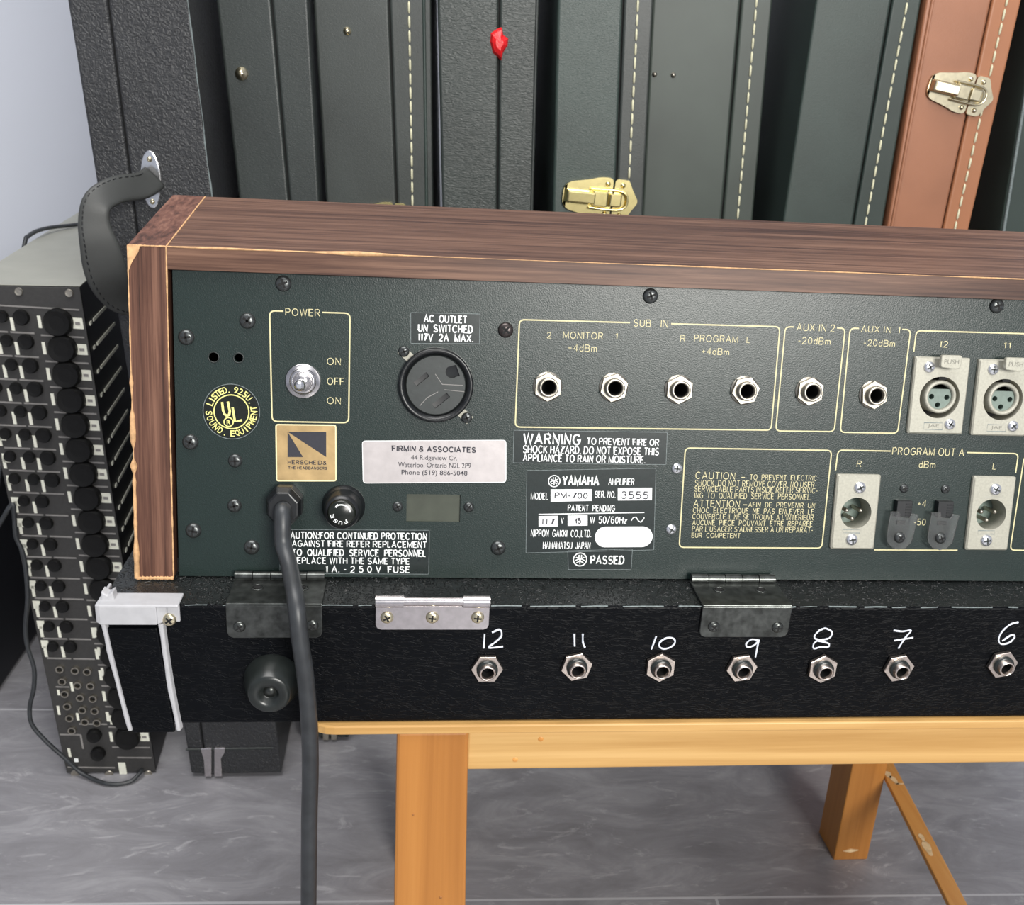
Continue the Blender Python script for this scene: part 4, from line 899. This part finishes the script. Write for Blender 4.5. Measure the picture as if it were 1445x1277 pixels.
def guitar_case(label, Y, left, right, seam, m, lidm=None, stitch=None, depth=.36, piping=None, seamw=.0014, nb=None, yaw=.0):
    lx0, rx, sx = line_x(left, Y), line_x(right, Y), line_x(seam, Y)
    lx = lx0 if nb is None else (lambda z: max(lx0(z), nb(z) + .004))
    org = (float((lx(0) + rx(0)) / 2), Y, 0.0)
    t = thing('guitar_case', label, 'guitar case', org, group='guitar cases standing upright in a row')
    zs = [.006, .02, .30, .60, ZTOP - .02, ZTOP]
    def slabx(fa, fb, name, mm, y0=0.0, bev=.006):
        ys = lambda z: depth * (1 if z < .45 else 1 - .45 * min(1, (z - .45) / .5))
        g = G(); za, zb_ = .006, ZTOP
        rings = []
        for z in (za, .24, .45, .95, zb_):
            rings.append([(fa(z) - org[0], y0, z), (fb(z) - org[0], y0, z), (fb(z) - org[0] + yaw * ys(z), ys(z), z), (fa(z) - org[0] + yaw * ys(z), ys(z), z)])
        vs = [p_ for r_ in rings for p_ in r_]; fs = [(3, 2, 1, 0), (16, 17, 18, 19)]
        for q in range(4):
            for i in range(4): fs.append((q * 4 + i, q * 4 + (i + 1) % 4, q * 4 + 4 + (i + 1) % 4, q * 4 + 4 + i))
        g.add(vs, fs, mm)
        return g.build(name, t, bev, 3)
    hw = seamw / 2
    b = slabx(lx, lambda z: sx(z) - hw, 'case_body', m, 0, .0028)
    l = slabx(lambda z: sx(z) + hw, rx, 'case_lid', lidm or m, -.0008, .0024)
    g = G(); g.hexa([(sx(.01) - hw * 1.2 - org[0], .004, .01), (sx(.01) + hw * 1.2 - org[0], .004, .01), (sx(ZTOP - .01) + hw * 1.2 - org[0], .004, ZTOP - .01), (sx(ZTOP - .01) - hw * 1.2 - org[0], .004, ZTOP - .01)],
           [(sx(.01) - hw * 1.2 - org[0] + yaw * depth * .3, depth * .3, .01), (sx(.01) + hw * 1.2 - org[0] + yaw * depth * .3, depth * .3, .01), (sx(ZTOP - .01) + hw * 1.2 - org[0] + yaw * depth * .3, depth * .3, ZTOP - .01), (sx(ZTOP - .01) - hw * 1.2 - org[0] + yaw * depth * .3, depth * .3, ZTOP - .01)], 'seam'); g.build('seam', t)
    if stitch:
        fx = line_x(stitch, Y); g = G(); z = .03
        while z < ZTOP - .03:
            a, b2 = Vector((fx(z) - org[0], -.0012, z)), Vector((fx(z + .0115) - org[0], -.0012, z + .0115))
            g.tube([a, a + (b2 - a) * .15 + Vector((0, -.0006, 0)), a + (b2 - a) * .85 + Vector((0, -.0006, 0)), b2], [.0005, .0012, .0012, .0005], 'stitch', 6); z += .0138
        g.build('stitching', l, 0, 2, 'cream stitching')
    if piping:
        fx = line_x(piping[0], Y); G().tube([(fx(z) - org[0], -.0006, z) for z in (.03, .5, ZTOP - .02)], .0018, piping[1], 8).build('highlight_piping', l)  # thin edge tube; on some cases its paler colour paints an edge highlight
    for dx in (.25, .75):
        xx = lx(0) + (rx(0) - lx(0)) * dx - org[0]
        G().tube([(xx, .04, .0), (xx, .04, .007)], .008, 'rubber', 14).build('foot', t)
    return t, org, lx, rx
def cput(t, org, Y, g, name, px, py, out=0.0, label=None, bev=0):
    q = pl(px, py, 1, Y - out); g.move((q[0] - org[0], q[1] - org[1], q[2])); return g.build(name, t, bev, 2, label)
def stud(r, h, m): return G().lathe([(r, 0), (r * .95, -h * .4), (r * .6, -h * .5), (r * .55, -h * .9), (0, -h)], m, n=18)
Y1 = 1.045
c1, o1, l1, r1 = guitar_case('pebbled black guitar case with leather handle, leftmost of the row', Y1, [(95, 0), (135, 250)], [(266, 0), (301, 290)], [(152, 0), (193, 320)], 'case1', depth=.40, yaw=.0)
g = G(); ex = [(r1(z) - .0005, Y1 + .001, z) for z in [.3 + .02 * k for k in range(39)]]
g.tube([(p_[0] - o1[0] + random.uniform(-.0006, .0006), -.0006, p_[2]) for p_ in ex], [random.choice((.0004, .0008, .0011)) for _ in ex], 'filmedge', 6); g.build('worn_edge', c1, 0, 2, 'scuffed pale edge')
# handle with metal mounts
def w1(px, py, Y): q = pl(px, py, 1, Y); return Vector((q[0] - o1[0], q[1] - o1[1], q[2]))
hp = [w1(216, 252, Y1 - .012), w1(200, 262, Y1 - .028), w1(165, 268, Y1 - .050), w1(138, 285, Y1 - .066), w1(133, 315, Y1 - .070), w1(141, 350, Y1 - .070), w1(152, 390, Y1 - .064), w1(168, 418, Y1 - .045), w1(190, 428, Y1 - .028), w1(222, 432, Y1 - .012)]
sm = smoothline(hp, 5); vs = []; fs = []; k_ = 20
for i, p_ in enumerate(sm):
    tdir = (sm[min(i + 1, len(sm) - 1)] - sm[max(i - 1, 0)]).normalized()
    view = Vector((.25, -1, .25)).normalized(); a = tdir.cross(view).normalized(); b = a.cross(tdir).normalized()
    u = i / (len(sm) - 1); wd = .0125 + .0065 * math.exp(-((u - .64) / .16) ** 2)
    for q in range(k_):
        th = 2 * math.pi * q / k_; ct, st_ = math.cos(th), math.sin(th); vs.append(p_ + a * wd * math.copysign(abs(ct) ** .45, ct) + b * .005 * math.copysign(abs(st_) ** .45, st_))
for i in range(len(sm) - 1):
    for q in range(k_): fs.append((i * k_ + q, i * k_ + (q + 1) % k_, (i + 1) * k_ + (q + 1) % k_, (i + 1) * k_ + q))
fs += [tuple(range(k_)), tuple(range((len(sm) - 1) * k_, len(sm) * k_))]
hd = G().add(vs, fs, 'strap', True).build('handle', c1, 0, 2, 'dark grey leather handle')
sg = G()
for i in range(4, len(sm) - 5):
    tdir = (sm[i + 1] - sm[i - 1]).normalized(); view = Vector((.25, -1, .25)).normalized(); a = tdir.cross(view).normalized(); b = a.cross(tdir).normalized()
    if b.y > 0: b = -b
    u = i / (len(sm) - 1); wd = .0125 + .0065 * math.exp(-((u - .64) / .16) ** 2)
    for sgn in (1,):
        c_ = sm[i] + a * wd * .72 * sgn + b * .0046; sg.tube([c_ - tdir * .0016, c_ + tdir * .0016], .0006, 'black', 5)
sg.build('stitching', hd)
for (px, py) in ((214, 253), (241, 436)):
    q = w1(px, py, Y1); ov = [(q.x + .0095 * math.cos(a), q.z + .0275 * math.sin(a)) for a in [k * math.pi / 16 for k in range(32)]]
    mt = G().prism(ov, -.003, 0, 'chrome').build('handle_mount', c1, .001)
    G().tube(smoothline([(q.x - .009, -.002, q.z + .006), (q.x - .006, -.015, q.z + .004), (q.x + .004, -.017, q.z - .004), (q.x + .009, -.002, q.z - .010)], 5), [.003] * 16, 'chrome', 8).build('mount_loop', mt)
    for dz in (.019, -.021): G().lathe([(.0026, -.003), (.002, -.0045), (0, -.005)], 'agedbrass', (q.x, q.z + dz), 14).build('rivet', mt)
# metal valance clips at the foot of the first case
for (xa, xb) in ((283, 298.5), (302.5, 318)):
    e = [(xa, 1056) if xa < 300 else (xa, 1055), (xb, 1055), (xb if xa < 300 else xb - 1, 1062), (xb if xa < 300 else xb - 6, 1070), (xb if xa < 300 else xb - 4.5, 1097), (xa + 6 if xa < 300 else xa, 1097), (xa + 4.5 if xa < 300 else xa, 1072)]
    pts = [w1(x, y, Y1 - .002) for x, y in e]
    G().hexa([(p_.x, -.003, max(p_.z, .004)) for p_ in pts], [(p_.x, .001, max(p_.z, .004)) for p_ in pts], 'steel').build('valance_clip', c1, .0008)
g = G(); q = [w1(x, 1057 + (1 if x < 300 else -1), Y1 - .0014) for x in (262, 385)]; g.tube([(q[0].x, -.0005, q[0].z), (q[1].x, -.0005, q[1].z)], .0014, 'case3', 6); g.build('binding_edge', c1)

Y2 = 1.115
c2, o2, _, _ = guitar_case('greenish black guitar case with a brass strap stud, beside the handled case', Y2, [(305, 0), (336, 270)], [(434, 0), (450, 285)], [(383, 0), (408, 280)], 'case2')
cput(c2, o2, Y2, stud(.0066, .006, 'agedbrass'), 'strap_stud', 341, 104)
for (xa, xb) in ((455.5, 464), (467, 475.5)):
    pts = [pl(x, y, 1, Y2 - .002) for x, y in ((xa, 1010), (xb, 1010), (xb, 1046), (xa, 1046))]
    G().hexa([(p_[0] - o2[0], -.003, max(p_[2], .004)) for p_ in pts], [(p_[0] - o2[0], .001, max(p_[2], .004)) for p_ in pts], 'nickel').build('valance_clip', c2, .0008)
Y3 = 1.14
c3, o3, _, _ = guitar_case('charcoal guitar case with cream stitching and a small tan rivet', Y3, [(442, 0), (460, 285)], [(608, 0), (611, 290)], [(549, 0), (560, 290)], 'case3', None, [(577, 0), (582, 288)], piping=([(598, 0), (602, 290)], 'case5'), yaw=.05)
cput(c3, o3, Y3, stud(.0042, .003, 'agedbrass'), 'rivet', 490, 44)
a = pl(551, 294, 1, Y3); latch(c3, o3, (a[0] - o3[0] - .004, -.001, a[2] - .010), .02, 'brass')
Y4 = 1.13
c4, o4, _, _ = guitar_case('creased black guitar case with a red wax seal across its seam', Y4, [(617, 0), (624, 290)], [(760, 0), (752, 298)], [(704.5, 0), (702, 300)], 'case4', piping=([(758, 0), (750, 298)], 'case3'), yaw=.05)  # paler piping stands in for the highlight along the right edge
q = pl(704, 62, 1, Y4); g = G(); bl_ = [(-.2, .9), (.25, 1.0), (.45, .55), (1.0, .35), (.95, -.1), (.5, -.5), (.35, -1.0), (-.1, -.75), (-.6, -.55), (-.95, .1), (-.9, .6)]
wx = [(q[0] - o4[0] + x * .0098, q[2] + z * .0165) for x, z in bl_]
vs = [(x, 0.0, z) for x, z in wx] + [(q[0] - o4[0] + (x - q[0] + o4[0]) * .8, -.0045, q[2] + (z - q[2]) * .8) for x, z in wx] + [(q[0] - o4[0] + (x - q[0] + o4[0]) * .4, -.0075, q[2] + (z - q[2]) * .4) for x, z in wx]; n_ = len(wx)
g.add(vs, [(r_ * n_ + k, r_ * n_ + (k + 1) % n_, (r_ + 1) * n_ + (k + 1) % n_, (r_ + 1) * n_ + k) for r_ in range(2) for k in range(n_)] + [tuple(range(2 * n_, 3 * n_))], 'wax'); g.build('wax_seal', c4, 0, 2, 'red wax seal')
Y5 = 1.12
c5, o5, _, _ = guitar_case('grained green black guitar case with a bright brass latch', Y5, [(787, 0), (780, 300)], [(922, 0), (907, 305)], [(880, 0), (870, 255)], 'case5', 'case3', [(900, 0), (887, 255)])
a = pl(851, 280, 1, Y5); latch(c5, o5, (a[0] - o5[0], -.001, a[2]), math.radians(3), 'brass', 1.33)
Y6 = 1.15
c6, o6, _, r6 = guitar_case('olive black guitar case with pale stitching and two small rivets', Y6, [(921, 0), (906, 305)], [(1090, 0), (1062, 310)], [(1046, 0), (1019, 310)], 'case6', 'case6', [(1067, 0), (1040, 310)])
for p_ in ((923.5, 105), (950, 106)): cput(c6, o6, Y6, stud(.0028, .003, 'nickel'), 'rivet', *p_)
Y7 = 1.12
c7_, o7, _, r7 = guitar_case('dark green guitar case leaning against the brown case', Y7, [(1152, 0), (1105, 315)], [(1300, 0), (1245, 320)], [(1259, 0), (1204, 318)], 'case7', 'case7', [(1280, 0), (1220, 318)], nb=r6)
Y8 = 1.115
c8_, o8, _, _ = guitar_case('tan brown guitar case with a pale nickel latch', Y8, [(1301, 0), (1246, 320)], [(1441, 0), (1367, 322)], [(1400, 0), (1331, 320)], 'brown', 'browned', [(1420, 0), (1347, 320)], piping=([(1316, 0), (1258, 320)], 'brown'), nb=r7)
a = pl(1358, 131, 1, Y8); latch(c8_, o8, (a[0] - o8[0], -.001, a[2]), math.radians(9), 'agedbrass', 1.22)
Y9 = 1.13
guitar_case('dark guitar case with a glossy rounded edge, rightmost of the row', Y9, [(1466, 0), (1412, 325)], [(1600, 0), (1546, 325)], [(1540, 0), (1486, 325)], 'case7', piping=([(1468, 0), (1416, 325)], 'filmedge'))  # pale grey tube paints the highlight on the left edge
# ------------------------------------------------------------------ rack mixer on end
A = np.array([-.35, 1.057, 0.]); B_ = np.array([-.35, 1.08, .588]); rn = np.cross([1, 0, 0], B_ - A); rn /= np.linalg.norm(rn)   # plane of its face
if rn[1] > 0: rn = -rn
def R(x, y, out=0.0): return plane(x, y, A + rn * out, rn)
RO = R(160, 1094); RO[2] = 0
rack = thing('rack_mixer', 'charcoal rack mixer with rows of knobs standing on its end beside the handled guitar case', 'mixer', tuple(RO))
def rk(q): return tuple(np.array(q) - RO)
TL, TR, BR, BL = R(-52, 402), R(113, 405), R(221, 1096), R(95, 1091)
for q in (BR, BL): q[2] = max(q[2], .002)
back = np.array(pl(118, 296, 1, 1.58)) - TL
bk = [q + back for q in (TL, TR)]; bkb = [BR + back * np.array([1, 1, .0]), BL + back * np.array([1, 1, .0])]
G().hexa([rk(q) for q in (TL, TR, BR, BL)], [rk(q) for q in (bk[0], bk[1], bkb[0], bkb[1])], 'rackblack').build('chassis', rack, .002)
up = np.array([0, 0, .0012])
e0, e1 = TR - TL, None
G().hexa([rk(q) for q in (TL + up * .3, TR + up * .3, bk[1] + up * .3, bk[0] + up * .3)], [rk(q + up) for q in (TL, TR, bk[1], bk[0])], 'rackgray').build('end_panel', rack, .0005, 2, 'putty grey enamel end panel')
fo = rn * .002
fp = G().hexa([rk(q + rn * .0004) for q in (TL, TR, BR, BL)], [rk(q + fo) for q in (TL, TR, BR, BL)], 'rackface').build('faceplate', rack, .0006)
er = (TR - TL) / np.linalg.norm(TR - TL); er2 = R(113, 437) - R(0, 430.5); er2 /= np.linalg.norm(er2)
ed = (R(147, 829) - R(84.5, 453.5)) / 11.0                       # one channel pitch, down the face
edn = ed / np.linalg.norm(ed)
def patch(g, c, w_, h__, m, lift=.0023, th=.0004, ev=None):
    ev = er2 if ev is None else ev
    q = [c + ev * (sx_ * w_ / 2) + edn * (sy_ * h__ / 2) for sx_, sy_ in ((-1, -1), (1, -1), (1, 1), (-1, 1))]
    g.hexa([rk(p_ + rn * lift) for p_ in q], [rk(p_ + rn * (lift + th)) for p_ in q], m)
def knob(c, r, h__, m='knobblack', nm='knob', parent=rack):
    g = G(); n_ = 20; a1 = er2 - rn * (er2 @ rn); a1 /= np.linalg.norm(a1); a2 = np.cross(rn, a1)
    rings = [(r, .002), (r * .97, h__ * .7), (r * .86, h__), (r * .5, h__ * .93)]
    vs = [rk(c + rn * (.0015 + hh) + (a1 * math.cos(2 * math.pi * k / n_) + a2 * math.sin(2 * math.pi * k / n_)) * rr2) for rr2, hh in rings for k in range(n_)]
    g.add(vs, [(q * n_ + k, q * n_ + (k + 1) % n_, (q + 1) * n_ + (k + 1) % n_, (q + 1) * n_ + k) for q in range(3) for k in range(n_)] + [tuple(range(3 * n_, 4 * n_))], m, False)
    return g.build(nm, parent)
def one(nm, c, w_, h__, m, lift=.0023, th=.0004):
    g = G(); patch(g, c, w_, h__, m, lift, th); return g.build(nm, fp)
k0 = R(84.5, 453.5); s0 = R(110.8, 455.7); d0 = R(57, 453.5); ln0, ln1 = R(59, 473), R(120, 475)
one('printed_line', (R(0, 430) + R(113, 437)) / 2, np.linalg.norm(R(113, 437) - R(0, 430)), .0016, 'rackline')
NR = 19
for k in range(NR):
    d_ = ed * k
    if (k0 + d_)[2] < .04: break
    knob(k0 + d_, .0150, .010)
    g = G(); patch(g, s0 + d_, .0105, .0115, 'label'); patch(g, s0 + d_, .005, .003, 'rackline', .0028); g.build('channel_label', fp)
    one('fader_mark', d0 + d_, .0034, .013, 'label'); one('printed_line', (ln0 + ln1) / 2 + d_, np.linalg.norm(ln1 - ln0), .0018, 'rackline')
for k in range(16):
    yy = 469.8 + (928.6 - 469.8) * 0; r0, r1_ = R(51.2, 469.8), R(136, 928.6); q = r0 + (r1_ - r0) * k / 15
    for off_, w_ in ((-.013, .024), (-.041, .027)): one('printed_line', q + er2 * off_, w_, .0018, 'rackline')
    ks = ((-.0500, .0064), (-.0300, .0066), (-.0108, .0084)) if k < 8 else ((-.0446, .0064), (-.0255, .0076))
    for ox, r_ in ks: knob(q + er2 * ox - edn * .0165, r_, .006)
    for ox in ((-.0575, -.0382, -.0215) if k < 8 else (-.0545, -.0350)): one('fader_mark', q + er2 * ox - edn * .0085, .0034, .0135, 'label')
    if k >= 5: one('channel_label', R(3.5, 614) + (R(64.5, 907.5) - R(3.5, 614)) * (k - 5) / 10, .0080, .0100, 'label')
def c5_(x, y): return R(80 + x / 5.55, 880 + y / 5.55)
for (x, y) in ((35, 340), (55, 435), (75, 532), (95, 628), (112, 722), (130, 818), (155, 350), (250, 358), (175, 465), (275, 470), (195, 563), (293, 570), (212, 658), (308, 665), (232, 750), (325, 757)):
    c = c5_(x, y); n_ = 16; a1 = er2 - rn * (er2 @ rn); a1 /= np.linalg.norm(a1); a2 = np.cross(rn, a1); g = G()
    rings = [(.0046, .0005), (.0046, .005), (.0032, .005), (.0030, .002)]
    vs = [rk(c + rn * (.0015 + hh) + (a1 * math.cos(2 * math.pi * k / n_) + a2 * math.sin(2 * math.pi * k / n_)) * r_) for r_, hh in rings for k in range(n_)]
    g.add(vs, [(q * n_ + k, q * n_ + (k + 1) % n_, (q + 1) * n_ + (k + 1) % n_, (q + 1) * n_ + k) for q in range(3) for k in range(n_)], 'nickel'); jb = g.build('phono_socket', rack)
    knob(c, .0029, .0015, 'hole', 'socket_bore', jb)
for (x, y) in ((305, 855), (335, 997)): knob(c5_(x, y), .0085, .009)
for (x, y, w_, h__) in ((520, 1125, .0085, .017), (105, 1000, .003, .012), (125, 485, .003, .012), (170, 720, .003, .010), (432, 745, .0035, .012), (20, 670, .0028, .012), (20, 530, .0028, .007), (365, 370, .003, .011), (337, 210, .003, .011), (312, 60, .003, .012)): one('fader_mark', c5_(x, y), w_, h__, 'label')
for (x0, y0, x1, y1) in ((30, 858, 190, 862), (90, 1105, 460, 1127), (480, 1030, 745, 1048), (180, 775, 400, 780), (0, 485, 105, 488)):
    a, b = c5_(x0, y0), c5_(x1, y1); one('printed_line', (a + b) / 2, float(np.linalg.norm(b - a)), .0018, 'rackline')
a, b = c5_(190, 860), c5_(215, 970); one('printed_line', (a + b) / 2, .002, float(np.linalg.norm(b - a)), 'rackline')
one('indicator_lamp', c5_(160, 1058), .0045, .0045, 'white', .0024, .001)
for (x, y, s_) in ((28, 411, .0042), (99, 413, .0042), (107, 1089, .005), (155, 1090, .005), (210, 1090, .005)): knob(R(x, y), s_, .003, 'nickel', 'screw')
# vent slots on its right side
g = G(); dirv = back / np.linalg.norm(back); sn = np.cross(edn, dirv); sn /= np.linalg.norm(sn)
if sn[0] < 0: sn = -sn
for k in range(11):
    c = TR + edn * (.040 + .0262 * k)
    for (t0, t1) in ((.012, .019), (.028, .115)):
        a, b = c + dirv * t0, c + dirv * t1; q = [a, b, b + edn * .0034, a + edn * .0034]
        G().hexa([rk(p_ + sn * .0002) for p_ in q], [rk(p_ + sn * .0012) for p_ in q], 'label').build('vent_slat', rack, 0, 2, 'pale vent slat')

# thin cable
cp = [(20, 728), (22.5, 757), (30.5, 775), (36, 800), (39, 844), (36, 882), (38.5, 911), (48, 943), (47.5, 972), (42, 998), (45, 1022), (65, 1046), (92, 1070), (117, 1092), (152, 1106), (183, 1103), (198, 1090)]
pts = []
for (x, y) in cp:
    q = R(x, y, .012)
    if q[2] < .004: q = pl(x, y, 2, .004)
    pts.append(Vector(q))
st0 = [Vector(TL + np.array([-.012, .10, -.004])), Vector(TL + np.array([-.015, .05, -.15])), Vector(R(2, 650, -.02) + np.array([-.012, 0, 0]))]
pts.append(Vector(R(200, 1087, .0056)))
tn = np.cross(TR - TL, back); tn /= np.linalg.norm(tn)
if tn[2] < 0: tn = -tn
def RT(x, y, lift=.005): return Vector(plane(x, y, TL + tn * lift, tn))
lft = BL - TL
def RL(a, b, o__): return Vector(TL + back * a + lft * b + np.array([-o__, -.3 * o__, 0]))
pts_top = [RT(122, 315), RT(100, 318), RT(72, 321, .008), RT(52, 326, .010), RT(39, 334, .006)]
fa = (pts_top[-1].y - TL[1]) / back[1]
allp = pts_top + [RL(fa * .98, -.004, .006), RL(fa * .9, .05, .012), RL(fa * .6, .2, .02), RL(fa * .25, .36, .02), RL(.0, .46, .022), Vector(R(16, 712, .014))] + pts
o_ = allp[-1].copy()
cb = tag(G().tube([p_ - o_ for p_ in smoothline(allp, 5)], .0026, 'cord', 8).build('thin_cable'), 'thin grey black cable draped over the rack mixer and down to the floor', 'cable'); cb.location = o_
# dark cabinet at far left
cab = thing('speaker_cabinet', 'dark navy black cabinet standing behind the rack mixer at far left', 'cabinet', (-.80, 1.40, 0))
off(G().box(-1.06, -.545, 1.22, 1.66, .0, .45, 'bluecab'), (-.80, 1.40, 0)).build('cabinet_body', cab, .008)
off(G().box(-1.03, -.575, 1.214, 1.222, .03, .42, 'rackblack'), (-.80, 1.40, 0)).build('front_grille', cab, .002)
